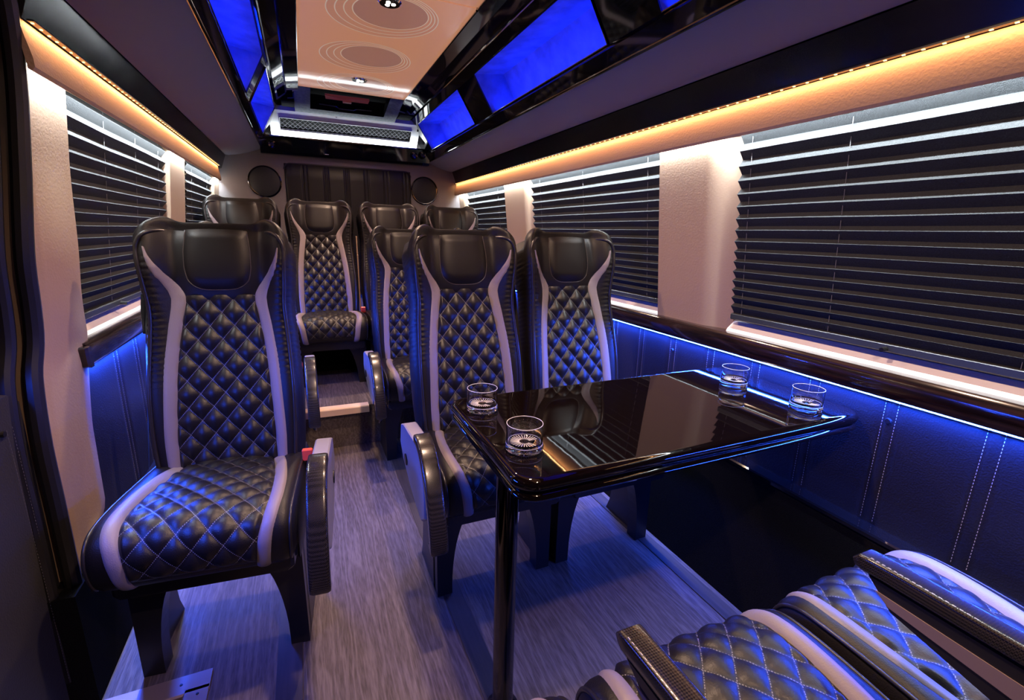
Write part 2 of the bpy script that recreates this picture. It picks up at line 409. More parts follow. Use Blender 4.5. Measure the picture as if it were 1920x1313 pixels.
def pillar_prof(y0, y1, yflat0, yflat1, depth=0.034):
    def f(y):
        a = 1 - smooth01(y0, yflat0, y) if yflat0 > y0 else 0; b = smooth01(yflat1, y1, y) if yflat1 < y1 else 0
        return depth * max(a, b)
    return f
k = 1
for (y0, y1, f0, f1) in ((1.093, 1.419, 1.20, 1.419), (2.505, 2.854, 2.57, 2.854), (3.64, 3.80, 3.70, 3.8)):
    struct(side_panel('wall_right', R_, y0, y1, ZS - 0.01, 1.45, BEIGE, ny=20, prof=pillar_prof(y0, y1, f0, f1)))
for (y0, y1, f0, f1) in ((2.487, 2.88, 2.487, 2.76), (3.62, 3.80, 3.62, 3.80)):
    struct(side_panel('wall_left', L_, y0, y1, ZS - 0.01, 1.45, BEIGE, ny=20, prof=pillar_prof(y0, y1, f0, f1)))
# outer skin behind everything
for side in (1, -1):
    vs = []; ZZ = (-0.3, 0.0, 0.4, 0.8, 1.2, 1.6, 2.0)
    for z in ZZ:
        for y in (YF, 3.95): vs.append((wall_x(z, side) + side * 0.10, y, z))
    struct(mesh_obj('wall_right' if side > 0 else 'wall_left', vs, grid_faces(2, len(ZZ)), BLK, smooth=False))
# the front pillar by the side door: broad above, sweeping down and rearwards
outL = [(1.40, 1.300), (1.385, 1.308), (1.22, 1.300), (1.03, 1.284), (0.92, 1.294), (0.853, 1.294), (0.767, 1.268), (0.64, 1.250), (0.51, 1.247), (0.37, 1.243), (0.30, 1.241)]
outR = [(1.40, 1.530), (0.81, 1.525), (0.80, 1.512), (0.747, 1.492), (0.66, 1.463), (0.60, 1.446), (0.50, 1.438), (0.385, 1.429), (0.34, 1.36), (0.30, 1.30)]
def at(tab, z):
    t = sorted(tab); return interp(t, z)
vs = []; NU, NV = 14, 60
for j in range(NV):
    z = lerp(0.30, 1.45, j / (NV - 1)); a = at(outL, z); b = at(outR, z)
    for i in range(NU):
        u = i / (NU - 1); y = lerp(a, b, u)
        off = 0.010 * (1 - smooth01(0, 0.16, u)) - 0.006 * math.sin(u * PI) * (1 - smooth01(1.0, 1.25, z)) + 0.008 * smooth01(1.0, 1.25, z)
        if z < 0.95: off -= 0.011 * smooth01(0.95, 0.75, z) * smooth01(0.45, 0.8, u)
        vs.append((wall_x(z, L_) - off + 0.004, y, z))
n = len(vs)
vs += [(v[0] - 0.05, v[1], v[2]) for v in vs]
fs = grid_faces(NU, NV); fs += [tuple(n + i for i in f[::-1]) for f in grid_faces(NU, NV)]
for j in range(NV - 1):
    for c in (0, NU - 1):
        a = j * NU + c; b = (j + 1) * NU + c; fs.append((a, b, n + b, n + a))
for i in range(NU - 1): fs.append((i, i + 1, n + i + 1, n + i)); q = (NV - 1) * NU + i; fs.append((q, q + 1, n + q + 1, n + q))
struct(mesh_obj('wall_left', vs, fs, BEIGE, smooth=True, auto=0.8))

# windows: reveal frame, dark glass, cream sill
def window(idx, side, y0, y1):
    m = MB()
    xo = lambda z: wall_x(z, side) + side * 0.085
    g = MB(); g.add([(xo(ZS), y0 - .02, ZS - .02), (xo(ZS), y1 + .02, ZS - .02), (xo(ZT + .03), y1 + .02, ZT + .03), (xo(ZT + .03), y0 - .02, ZT + .03)], [(0, 1, 2, 3)])
    o = struct(g.build('window_%d' % idx, TINT))
    xi = wall_x(ZS, side) + side * 0.004; xe = xo(ZS) - side * 0.002
    s = MB(); s.prism([(xi, ZS - 0.006), (xe, ZS - 0.006), (xe, ZS + 0.034), (xi + side * 0.034, ZS + 0.027), (xi + side * 0.006, ZS + 0.004)], y0, y1, 'y')
    s.build('window_sill', SILL, o)
for i, (a, b) in enumerate(WR): window(i + 1, R_, a, b)
for i, (a, b) in enumerate(WL): window(i + 4, L_, a, b)

# pleated blinds
def blind(side, y0, y1, label, gap=0.006, cords=(), inset=0.024):
    t = empty('pleated_blind', (wall_x(1.1, side) + side * inset, (y0 + y1) / 2, 0)); tag(t, label, 'blind', 'charcoal pleated window blinds')
    ox, oy = t.location.x, t.location.y
    ztop = ZT + 0.030; zb = ZS + 0.055
    zs = [ztop]; p = 0.0445
    while zs[-1] > zb + 0.012:
        zs.append(zs[-1] - p); p = max(0.0225, p * 0.962)
    zs[-1] = zb
    vs = []; depth = 0.0155
    zz = []
    for a, b in zip(zs, zs[1:]): zz += [(a, 0), (lerp(a, b, 0.29 + 0.19 * smooth01(1.02, 1.32, a)), 1)]
    zz.append((zb, 0))
    M = 26
    for (z, k) in zz:
        for i in range(M):
            y = lerp(y0 + gap, y1 - gap, i / (M - 1))
            wob = 0.0012 * noise.noise(Vector((y * 3, z * 9, side)))
            x = wall_x(z, side) + side * (inset - depth * k + 0.004) + wob
            vs.append((x - ox, y - oy, z + wob * 1.2))
    mesh_obj('fabric', vs, grid_faces(M, len(zz)), BLINDF, t, smooth=False)
    m = MB(); x = wall_x(zb, side) + side * inset - ox
    m.box(x - 0.012, x + 0.012, y0 + gap - oy, y1 - gap - oy, zb - 0.020, zb, 0.003); m.build('bottom_rail', plain('charcoal_rail', (0.03, 0.032, 0.034), 0.35), t)
    for c in cords:
        y = lerp(y0, y1, c) - oy
        m = MB(); m.tube([(wall_x(ztop, side) + side * (inset - 0.005) - ox, y, ztop), (wall_x(zb, side) + side * (inset - 0.005) - ox, y, zb - 0.005)], 0.0007, 5)
        m.build('cord', CORD, t)
    m = MB(); yk = lerp(y0, y1, 0.68 if side > 0 else 0.35) - oy; m.tube([(x - side * 0.012, yk, zb - 0.012), (x - side * 0.028, yk, zb - 0.014)], 0.0055, 8)
    m.build('knob', SATIN, t)
    return t
blind(R_, *WR[0], 'largest charcoal pleated blind, nearest window on the right beside the table', cords=(.52, .78, .97))
blind(R_, *WR[1], 'charcoal pleated blind in the middle window on the right, behind the window seat', cords=(.08, .5, .9))
blind(R_, *WR[2], 'small charcoal pleated blind in the rearmost window on the right', cords=(.2, .8))
blind(L_, *WL[0], 'charcoal pleated blind in the left window beside the single front seat', cords=(.3, .6, .9))
blind(L_, *WL[1], 'small charcoal pleated blind in the rearmost window on the left', cords=(.2, .8))

# tan valance rolls above the windows, with amber leds; black end box
def valance(side, y0, y1, label):
    xs = XC + side * 0.0
    prof = [(0.796, 1.388), (0.801, 1.381), (0.807, 1.384), (0.809, 1.41), (0.813, 1.47), (0.806, 1.470), (0.805, 1.455), (0.803, 1.44), (0.799, 1.42), (0.796, 1.402)]
    m = MB(); m.prism([(XC + side * a, z) for a, z in prof], y0, y1, 'y')
    o = m.build('window_valance', VALANCE, smooth=True); tag(o, label, 'valance', 'tan vinyl valances over the windows'); return o
valance(R_, -0.35, 3.8, 'tan vinyl valance running above the right windows under the locker')
valance(L_, 1.285, 3.64, 'tan vinyl valance running above the left windows under the locker')
def led_row(side, y0, y1, label):
    m = MB(); m.box(XC + side * 0.789, XC + side * 0.800, y0, y1, 1.4705, 1.474); t = m.build('led_strip', SATIN)
    tag(t, label, 'led strip')
    d = MB(); y = y0 + 0.01
    while y < y1:
        d.box(XC + side * 0.7955 - .002, XC + side * 0.7955 + .002, y - 0.0025, y + 0.0025, 1.4690, 1.4706); y += 0.034
    q = d.build('led_bead', GLOWA, t); q['kind'] = 'stuff'
    return t
led_row(R_, -0.3, 3.78, 'row of amber led beads above the right window valance')
led_row(L_, 1.30, 3.62, 'row of amber led beads above the left window valance')
for (side, y0, y1, lab) in ((R_, -0.3, 3.79, 'cool white led strip hidden above the right window blinds'), (L_, 1.32, 3.79, 'cool white led strip hidden above the left window blinds')):
    m = MB(); m.box(XC + side * 0.8225, XC + side * 0.8295, y0, y1, 1.4035, 1.407); tag(m.build('led_strip', GLOWC), lab, 'led strip')
for (side, y0, y1, lab) in ((R_, -0.2, 3.7, 'blue led strip under the right wooden window ledge'), (L_, 1.56, 3.7, 'blue led strip under the left wooden window ledge')):
    m = MB(); m.box(XC + side * 0.881 - .002, XC + side * 0.881 + .002, y0, y1, 0.7405, 0.7445); tag(m.build('led_strip', GLOWB), lab, 'led strip')

# wooden ledges below the windows
def ledge(side, y0, y1, label, endround=False):
    m = MB(); a = XC + side * 0.866; b = XC + side * 0.905
    prof = [(a + side * 0.004, 0.746), (b + side * .03, 0.746), (b + side * .03, 0.806), (b, 0.808), (a + side * 0.010, 0.806), (a + side * 0.002, 0.796), (a, 0.78), (a, 0.755)]
    m.prism(prof, y0, y1, 'y')
    if endround: m.prism([(XC - 0.860, 0.748), (XC - 0.860, 0.80), (XC - 0.905, 0.802), (XC - 0.94, 0.802), (XC - 0.94, 0.748)], y0 - 0.03, y0, 'y', 0.006)
    o = m.build('window_ledge', WOOD, smooth=True); tag(o, label, 'ledge', 'dark wooden window ledges'); return o
ledge(R_, -0.35, 3.8, 'dark lacquered wooden ledge below the right windows')
ledge(L_, 1.475, 3.8, 'dark lacquered wooden ledge below the left windows', True)

# quilted vinyl wall panels with double seams and buttons
def wall_panel(side, y0, y1, z0, z1, label, seams, buttons):
    x = XC + side * 0.885; t = empty('padded_wall_panel', (x, (y0 + y1) / 2, z0)); tag(t, label, 'wall panel')
    oy = t.location.y
    ny = int((y1 - y0) / 0.008); nz = 24; vs = []
    for j in range(nz):
        z = lerp(0, z1 - z0, j / (nz - 1))
        for i in range(ny):
            y = lerp(y0, y1, i / (ny - 1)); d = 0
            for s in seams:
                for e in (-0.0135, 0.0135): d += 0.0035 * math.exp(-((y - s - e) / 0.006) ** 2)
            vs.append((side * (d + 0.012 * (z1 - z0 - z) * 0.3), y - oy, z))
    mesh_obj('padding', vs, grid_faces(ny, nz), plain('midnight_vinyl', (0.012, 0.011, 0.014), 0.45, bump=0.4, bscale=260), t)
    m = MB()
    for s in seams:
        for e in (-0.0135, 0.0135):
            z = 0.008
            while z < z1 - z0 - 0.004:
                xx = side * (0.002 + 0.012 * (z1 - z0 - z) * 0.3); yy = s + e - oy
                m.add([(xx, yy - .0006, z), (xx, yy + .0006, z), (xx, yy + .0006, z + .0042), (xx, yy - .0006, z + .0042)], [(0, 1, 2, 3)]); z += 0.0075
    m.build('stitching', STITCH, t)
    for s in buttons:
        m = MB(); m.tube([(side * 0.002, s - oy, 0.27), (-side * 0.004, s - oy, 0.27)], [0.008, 0.006], 10); m.build('button', SATIN, t)
SR = [0.40, 0.585, 0.77, 0.955, 1.13, 1.31, 1.49] + [1.67 + .18 * k for k in range(11)] + [0.22, 0.04]
wall_panel(R_, -0.3, 3.8, 0.42, 0.747, 'dark padded vinyl panel with double seams on the right wall', SR, (0.585, 1.31))
wall_panel(L_, 1.40, 3.8, 0.05, 0.747, 'dark padded vinyl panel with double seams on the left wall', [1.70, 1.88, 2.06, 2.24, 2.42, 2.6, 2.8, 3.0, 3.2, 3.4], ())
# black carpeted lower wall with a glossy ledge on the right
m = MB(); m.prism([(1.135, 0.0005), (1.30, 0.0005), (1.30, 0.41), (1.20, 0.41), (1.195, 0.40)], -0.3, 2.394, 'y'); tag(m.build('carpeted_wall_box', CARPET), 'black carpeted box along the foot of the right wall', 'wall box')
m = MB(); m.prism([(1.192, 0.409), (1.30, 0.409), (1.30, 0.422), (1.196, 0.422), (1.192, 0.418)], -0.3, 3.8, 'y'); tag(m.build('ledge_trim', GLOSS), 'glossy black strip on top of the carpeted wall box', 'trim strip')
m = MB(); m.box(-0.66, -0.520, 1.175, 2.39, 0.0005, 0.298); tag(m.build('carpeted_wall_box', CARPET), 'black carpeted kick box at the left wall behind the door', 'wall box')

# ------------------------------------------------------------------ side door on the left (sliding door edge)
def door():
    o = MB(); o.box(-0.74, -0.66, YF, 1.24, -0.2, 1.95); d = struct(o.build('door_1', BLK))
    def X(z): return -0.572
    m = MB()
    m.add([(X(.02), -0.3, 0.02), (X(.02), 1.235, 0.02), (X(.74) + .012, 1.235, 0.74), (X(.74) + .012, 1.20, 0.765), (X(.74) + .012, -0.3, 0.775)], [(0, 1, 2, 3, 4)])
    m.add([(X(.74) + .012, -0.3, 0.775), (X(.74) + .012, 1.20, 0.765), (X(.74) - .04, 1.20, 0.775), (X(.74) - .04, -0.3, 0.785)], [(0, 1, 2, 3)])
    p = m.build('door_panel', plain('door_vinyl', (0.035, 0.033, 0.034), 0.5, bump=0.4, bscale=250), d)
    s = MB()
    for ys in (1.165, 1.185):
        z = 0.1
        while z < 0.7:
            s.add([(X(z) + .013 + (z - .02) * .004, ys - .0006, z), (X(z) + .013 + (z - .02) * .004, ys + .0006, z), (X(z) + .013 + (z - .02) * .004, ys + .0006, z + .004), (X(z) + .013 + (z - .02) * .004, ys - .0006, z + .004)], [(0, 1, 2, 3)]); z += 0.0075
    s.build('stitching', plain('grey_thread', (0.14, 0.13, 0.13), 0.7), p)
    b = MB(); b.tube([(X(.7) + .012, 1.155, 0.70), (X(.7) + .017, 1.155, 0.70)], 0.006, 10); b.build('screw_cap', SATIN, p)
    g = MB(); g.add([(X(.77) - .02, -0.3, 0.77), (X(.77) - .02, 1.21, 0.77), (X(1.38) - .02, 1.19, 1.40), (X(1.38) - .02, -0.3, 1.40)], [(0, 1, 2, 3)]); g.build('door_glass', GLOSS, d)
    h = MB(); h.box(X(1.4) - 0.03, X(1.4) + 0.012, -0.3, 1.215, 1.405, 1.56, 0.008); h.build('door_header', BEIGE, d, smooth=True)
door()
pts = [(1.62, 1.22), (1.52, 1.27)] + [(z, y - 0.016) for z, y in outL[1:]] + [(0.2, 1.222), (0.08, 1.222)]
m = MB(); sm = []
zs_ = [p[0] for p in pts]
for j in range(70):
    z = lerp(1.60, 0.08, j / 69); y = spl(sorted(pts), z); sm.append((wall_x(z, L_) + 0.004, y, z))
m.tube(sm, 0.016, 10); tag(m.build('door_seal', RUBBER, smooth=True), 'black rubber seal tracing the side door opening', 'door seal')
m = MB(); m.tube([(p[0] - 0.028, p[1] - 0.035, p[2]) for p in sm], 0.014, 10); tag(m.build('door_seal', RUBBER, smooth=True), 'outer black rubber seal on the edge of the side door', 'door seal')
m = MB(); m.add([(-0.62, 1.235, -0.28), (-0.62, 1.235, 0.32), (-0.60, 1.30, 0.32), (-0.585, 1.30, -0.05), (-0.585, 1.16, -0.28)], [(0, 1, 2, 3, 4)])
m.add([(-0.60, 1.24, 0.30), (-0.60, 1.60, 0.30), (-0.60, 1.60, 0.0), (-0.60, 1.24, 0.0)], [(0, 1, 2, 3)])
tag(m.build('door_pillar_carpet', CARPETB), 'brown carpet lining the foot of the door pillar beside the step well', 'carpet')

# ------------------------------------------------------------------ overhead lockers
SECT = {1: dict(a=(1.160, 1.474), b=(1.130, 1.557), c=(0.940, 1.615), d=(0.905, 1.655), lo=(0.910, 1.67), hi=(0.810, 1.83), f=(0.775, 1.862), g=(0.655, 1.888)),
        -1: dict(a=(-0.455, 1.474), b=(-0.425, 1.557), c=(-0.205, 1.618), d=(-0.178, 1.655), lo=(-0.180, 1.67), hi=(-0.100, 1.83), f=(-0.085, 1.862), g=(0.042, 1.888))}
NICHE = {1: [(-0.10, 1.13), (1.375, 2.345), (2.61, 3.55)], -1: [(1.36, 2.54), (2.72, 3.55)]}
def strip(m, p, q, y0, y1): m.add([(p[0], y0, p[1]), (q[0], y0, q[1]), (q[0], y1, q[1]), (p[0], y1, p[1])], [(0, 1, 2, 3)])
def locker(side, y0, y1, label):
    S = SECT[side]; t = empty('overhead_locker', (S['c'][0], (y0 + y1) / 2, S['c'][1])); tag(t, label, 'locker', 'overhead lockers')
    ox, oy, oz = t.location
    sh = lambda p: (p[0] - ox, p[1] - oz)
    a, b, c, d, lo, hi, f = (sh(S[k]) for k in ('a', 'b', 'c', 'd', 'lo', 'hi', 'f'))
    Y0, Y1 = y0 - oy, y1 - oy
    # glossy lower board
    m = MB(); m.prism([a, b, (b[0] + side * .02, b[1] + .02), (a[0] + side * .05, a[1] + .005), (a[0] + side * .02, a[1] - 0.004)], Y0, Y1, 'y'); m.build('lower_board', BOARD, t)
    # padded underside, slightly bulging
    prof = []
    for k in range(13):
        u = k / 12; x = lerp(b[0], c[0], u); z = lerp(b[1], c[1], u) - 0.010 * math.sin(PI * u) + (0.004 if k in (0, 12) else 0); prof.append((x, z))
    m = MB(); m.prism(prof + [(c[0] + side * .01, c[1] + .02), (b[0], b[1] + .03)], Y0, Y1, 'y'); m.build('underside', HEADL, t, smooth=True)
    # lip
    m = MB(); m.tube([(c[0], Y0, c[1] + .004), (c[0], Y1, c[1] + .004)], 0.006, 10)
    m.build('lip', DARKM, t, smooth=True)
    # fascia frame: lower strip, upper strip, posts between niches
    m = MB(); strip(m, (c[0], c[1] + .004), d, Y0, Y1); strip(m, d, lo, Y0, Y1); strip(m, hi, f, Y0, Y1)
    ys = [y0] + [v for n in NICHE[side] for v in n] + [y1]
    for k in range(0, len(ys), 2): strip(m, lo, hi, ys[k] - oy, ys[k + 1] - oy)
    m.build('fascia', GLOSS, t)
    for (n0, n1) in NICHE[side]:
        w_ = side * 0.15; A, B = n0 - oy, n1 - oy
        q = MB(); L0, H0 = lo, hi; L1 = (lo[0] + w_ , lo[1] + 0.005); H1 = (hi[0] + w_ * 1.0, hi[1] + 0.02); MID = (lerp(L1[0], H1[0], .35) , lerp(L1[1], H1[1], .35))
        strip(q, L0, L1, A, B); strip(q, L1, MID, A, B); strip(q, MID, H1, A, B); strip(q, H1, H0, A, B)
        for yy in (A, B): q.add([(L0[0], yy, L0[1]), (L1[0], yy, L1[1]), (MID[0], yy, MID[1]), (H1[0], yy, H1[1]), (H0[0], yy, H0[1])], [(0, 1, 2, 3, 4)])
        nn = q.build('niche_lining', VELVET, t)
        # rim
        e = MB(); off = 0.003 * -side
        e.tube([(lo[0] + off, A, lo[1]), (lo[0] + off, B, lo[1]), (hi[0] + off, B, hi[1]), (hi[0] + off, A, hi[1]), (lo[0] + off, A, lo[1])], 0.003, 6); e.build('niche_rim', DARKM, t)
        area('niche_light', (S['lo'][0] + side * 0.028, (n0 + n1) / 2, S['lo'][1] + 0.007), (0.35 * side, 0, 1), n1 - n0 - .03, 0.014, 2.2 * (n1 - n0), (0.003, 0.026, 1.0))
    return t
locker(R_, -0.4, 3.8, 'long overhead locker on the right with blue lit niches')
locker(L_, 1.30, 3.8, 'long overhead locker on the left with blue lit niches')
m = MB(); S = SECT[-1]; m.add([(S['a'][0], 1.299, 1.472), (S['b'][0], 1.299, 1.557), (S['c'][0], 1.299, 1.618), (S['hi'][0], 1.299, 1.83), (-0.6, 1.299, 1.83), (-0.6, 1.299, 1.472)], [(0, 1, 2, 3, 4, 5)])
struct(m.build('trim_4', SATIN))

# ------------------------------------------------------------------ ceiling
for side in (1, -1):
    S = SECT[side]; m = MB(); strip(m, S['f'], (S['f'][0] - side * .004, 1.875), YF, 3.62); strip(m, (S['f'][0] - side * .004, 1.875), (lerp(S['f'][0], S['g'][0], .45), 1.893), YF, 3.62)
    strip(m, (lerp(S['f'][0], S['g'][0], .45), 1.893), (lerp(S['f'][0], S['g'][0], .52), 1.883), YF, 3.62)
    strip(m, (lerp(S['f'][0], S['g'][0], .52), 1.883), S['g'], YF, 3.62); struct(m.build('ceiling_frame', GLOSS))
m = MB(); m.add([(-1, YF, 1.99), (1.6, YF, 1.99), (1.6, 3.95, 1.99), (-1, 3.95, 1.99)], [(0, 1, 2, 3)]); struct(m.build('ceiling', BLK))
def mirror(y0, y1, label):
    t = empty('ceiling_glass_panel', (XC, (y0 + y1) / 2, 1.9)); tag(t, label, 'ceiling panel', 'peach glass ceiling panels')
    m = MB(); m.add([(0.042 - XC, y0 - t.location.y, 0), (0.655 - XC, y0 - t.location.y, 0), (0.655 - XC, y1 - t.location.y, 0), (0.042 - XC, y1 - t.location.y, 0), (0.042 - XC, y0 - t.location.y, .008), (0.655 - XC, y0 - t.location.y, .008), (0.655 - XC, y1 - t.location.y, .008), (0.042 - XC, y1 - t.location.y, .008)],
                     [(0, 1, 2, 3), (7, 6, 5, 4), (0, 4, 5, 1), (1, 5, 6, 2), (2, 6, 7, 3), (3, 7, 4, 0)])
    m.build('glass', MIRROR, t)
    m = MB()
    for x in (0.042, 0.655): m.tube([(x - XC, y0 - t.location.y, -0.006), (x - XC, y1 - t.location.y, -0.006)], 0.0035, 6)
    m.build('chrome_edge', CHROME, t)
mirror(-0.45, 0.60, 'peach glass ceiling panel above the nearest seats')
mirror(0.612, 1.862, 'peach glass ceiling panel above the table')
mirror(1.874, 3.25, 'rearmost peach glass ceiling panel with etched rings')
for (x, y) in LAMPS:
    t = empty('ceiling_spotlight', (x, y, 1.9)); tag(t, {(XC, 1.95): 'chrome ceiling spotlight inside the larger etched rings', (XC, 2.94): 'small ceiling spotlight nearest the rear vent', (XC, 0.92): 'ceiling spotlight above the table', (XC, -0.15): 'ceiling spotlight above the nearest seats'}[(x, y)], 'spotlight', 'ceiling spotlights')
    m = MB(); m.lathe([(0.026, 0.0), (0.040, -0.001), (0.042, -0.006), (0.036, -0.012), (0.028, -0.012)], (0, 0, 0), 28); m.build('bezel', CHROME, t, smooth=True)
    for k in range(3):
        a = k * 2 * PI / 3; m = MB(); m.lathe([(0.0001, -0.014), (0.007, -0.0135), (0.009, -0.010), (0.009, -0.004)], (0.013 * math.cos(a), 0.013 * math.sin(a), 0), 12); m.build('led_lens', LAMPM, t, smooth=True)

# hatch area behind the glass panel
def slope(y): return lerp(1.898, 1.832, (y - 3.25) / 0.35)
t = empty('ceiling_hatch', (XC, 3.42, 1.87)); tag(t, 'grey felt ceiling hatch with black recess and red latch behind the glass panel', 'hatch')
def hq(m, x0, x1, y0, y1, dz): m.add([(x0 - XC, y0 - 3.42, slope(y0) + dz - 1.87), (x1 - XC, y0 - 3.42, slope(y0) + dz - 1.87), (x1 - XC, y1 - 3.42, slope(y1) + dz - 1.87), (x0 - XC, y1 - 3.42, slope(y1) + dz - 1.87)], [(0, 1, 2, 3)])
m = MB(); hq(m, 0.02, 0.11, 3.25, 3.60, 0); hq(m, 0.57, 0.655, 3.25, 3.60, 0); hq(m, 0.11, 0.57, 3.53, 3.60, 0); m.build('felt_cover', FELT, t)
m = MB(); hq(m, 0.11, 0.57, 3.22, 3.53, 0.05)
for x in (0.11, 0.57): m.add([(x - XC, 3.22 - 3.42, .03), (x - XC, 3.22 - 3.42, .09), (x - XC, 3.53 - 3.42, .03), (x - XC, 3.53 - 3.42, -.025)], [(0, 1, 2, 3)])
m.add([(0.11 - XC, .11, -.025), (.57 - XC, .11, -.025), (.57 - XC, .11, .03), (.11 - XC, .11, .03)], [(0, 1, 2, 3)]); m.build('recess', BLK, t)
m = MB(); m.add([(-.16, -.10, 0.014), (.10, -.10, 0.014), (.095, -.065, 0.004), (-.155, -.065, 0.004), (-.16, -.10, 0.026), (.10, -.10, 0.026), (.095, -.065, 0.016), (-.155, -.065, 0.016)], [(0, 1, 2, 3), (7, 6, 5, 4), (0, 4, 5, 1), (1, 5, 6, 2), (2, 6, 7, 3), (3, 7, 4, 0)])
m.box(-.055, -.005, -.075, -.045, -.004, 0.008); m.build('latch', REDM, t)
m = MB(); m.tube([(-.19, .03, -.008), (-.09, .035, -.010), (-.07, .06, -.016), (.02, .062, -.016), (.035, .04, -.012), (.13, .04, -.010)], 0.0045, 8); m.build('latch_wire', CHROME, t, smooth=True)
for (x0, x1, s) in ((-0.055, 0.018, -1), (0.665, 0.755, 1)):
    m = MB(); m.prism([(x0, 1.852), (x1, 1.852), (x1, 1.86), (x0, 1.86)], 3.44, 3.585, 'y'); q = m.build('side_vent', BLK); tag(q, 'small dark mesh vent in the ceiling frame, %s end of the hatch' % ('left' if s < 0 else 'right'), 'vent')
# rear air vent panel
PT = Vector((XC, 3.60, 1.832)); PB = Vector((XC, 3.775, 1.695)); DV = (PB - PT); LV = DV.length; DV.normalize(); NV_ = Vector((0, -DV.z, DV.y)) * -1
NV_ = Vector((0, DV.z, -DV.y))
t = empty('air_vent_panel', PT); tag(t, 'white sloping air vent panel above the rear wall', 'air vent')
def pv(x, v, d=0.0):
    p = DV * v + NV_ * d; return (x, p.y, p.z)
def prect(m, x0, x1, v0, v1, d0, d1):
    m.add([pv(x0, v0, d0), pv(x1, v0, d0), pv(x1, v1, d1), pv(x0, v1, d1)], [(0, 1, 2, 3)])
hw = 0.488; gx = 0.43; g0, g1 = 0.055, 0.155
m = MB(); prect(m, -hw + .02, hw - .02, 0, g0, 0, 0); prect(m, -hw, hw, g1, LV, 0, 0); prect(m, -hw, -gx, g0, g1, 0, 0); prect(m, gx, hw, g0, g1, 0, 0)
for (a, b, c_, d_) in ((-gx, gx, g0, g0), (-gx, gx, g1, g1)): m.add([pv(a, c_, 0), pv(b, c_, 0), pv(b, c_, -0.012), pv(a, c_, -0.012)], [(0, 1, 2, 3)])
m.add([pv(-hw + .02, 0, 0), pv(hw - .02, 0, 0), pv(hw - .02, -0.01, -0.03), pv(-hw + .02, -0.01, -0.03)], [(0, 1, 2, 3)])
m.build('surround', WHITE, t)
m = MB(); prect(m, -gx, gx, g0, g1, -0.012, -0.012); m.build('duct', BLK, t)
m = MB(); cell = 0.0155; hh = (g1 - g0) / 6; r0 = 0.0015
nx = int(2 * gx / cell)
for i in range(nx):
    for j in range(6):
        x = -gx + i * cell; v = g0 + j * hh; up = (i + j) % 2
        p, q = ((x, v + hh), (x + cell, v)) if up else ((x, v), (x + cell, v + hh))
        for (dx) in (0,):
            a = pv(p[0] - r0, p[1], -0.005); b = pv(p[0] + r0, p[1], -0.005); c2 = pv(q[0] + r0, q[1], -0.005); d2 = pv(q[0] - r0, q[1], -0.005); m.add([a, b, c2, d2], [(0, 1, 2, 3)])
m.build('mesh_grille', MESHM, t)
m = MB(); m.tube([pv(-gx, g0, .001), pv(gx, g0, .001), pv(gx, g1, .001), pv(-gx, g1, .001), pv(-gx, g0, .001)], 0.0045, 8); m.build('grille_frame', GREYP, t, smooth=True)
m = MB(); m.lathe([(0.0001, -.002), (0.004, -.002), (0.004, 0.002)], (-.08, 0.01, -.006), 8); m.build('screw', BLK, t)
area('header_strip_light', (XC, 3.736, 1.688), (0, .1, 1), 0.96, 0.012, 8.0, COOL, along=(1, 0, 0))

# black header with gaspers
m = MB(); m.prism([(3.726, 1.680), (3.80, 1.680), (3.80, 1.583), (3.745, 1.583), (3.735, 1.60), (3.716, 1.688), (3.716, 1.697), (3.726, 1.697)], -0.21, 0.93, 'x')
t = m.build('rear_header', GLOSS); tag(t, 'glossy black header bar below the white vent panel', 'header')
m = MB(); m.box(.19, .215, 3.7335, 3.7365, 1.603, 1.607); m.build('maker_badge', WHITE, t)
for (x, z, lab) in ((-0.135, 1.637, 'left inner'), (-0.195, 1.66, 'left outer'), (0.812, 1.645, 'right inner'), (0.872, 1.652, 'right outer')):
    q = empty('air_nozzle', (x, 3.7255, z)); tag(q, 'small round black air nozzle, %s one on the rear header' % lab, 'air nozzle', 'round air nozzles on the rear header')
    m = MB(); m.lathe([(0.026, 0.014), (0.027, -0.012), (0.024, -0.018), (0.020, -0.016)], (0, 0, 0), 24, 'y'); m.build('ring', DARKM, q, smooth=True)
    m = MB(); m.lathe([(0.0001, -0.020), (0.010, -0.019), (0.014, -0.012), (0.020, -0.010), (0.0205, -0.002)], (0, 0, 0), 20, 'y'); m.build('nozzle', SATIN, q, smooth=True)

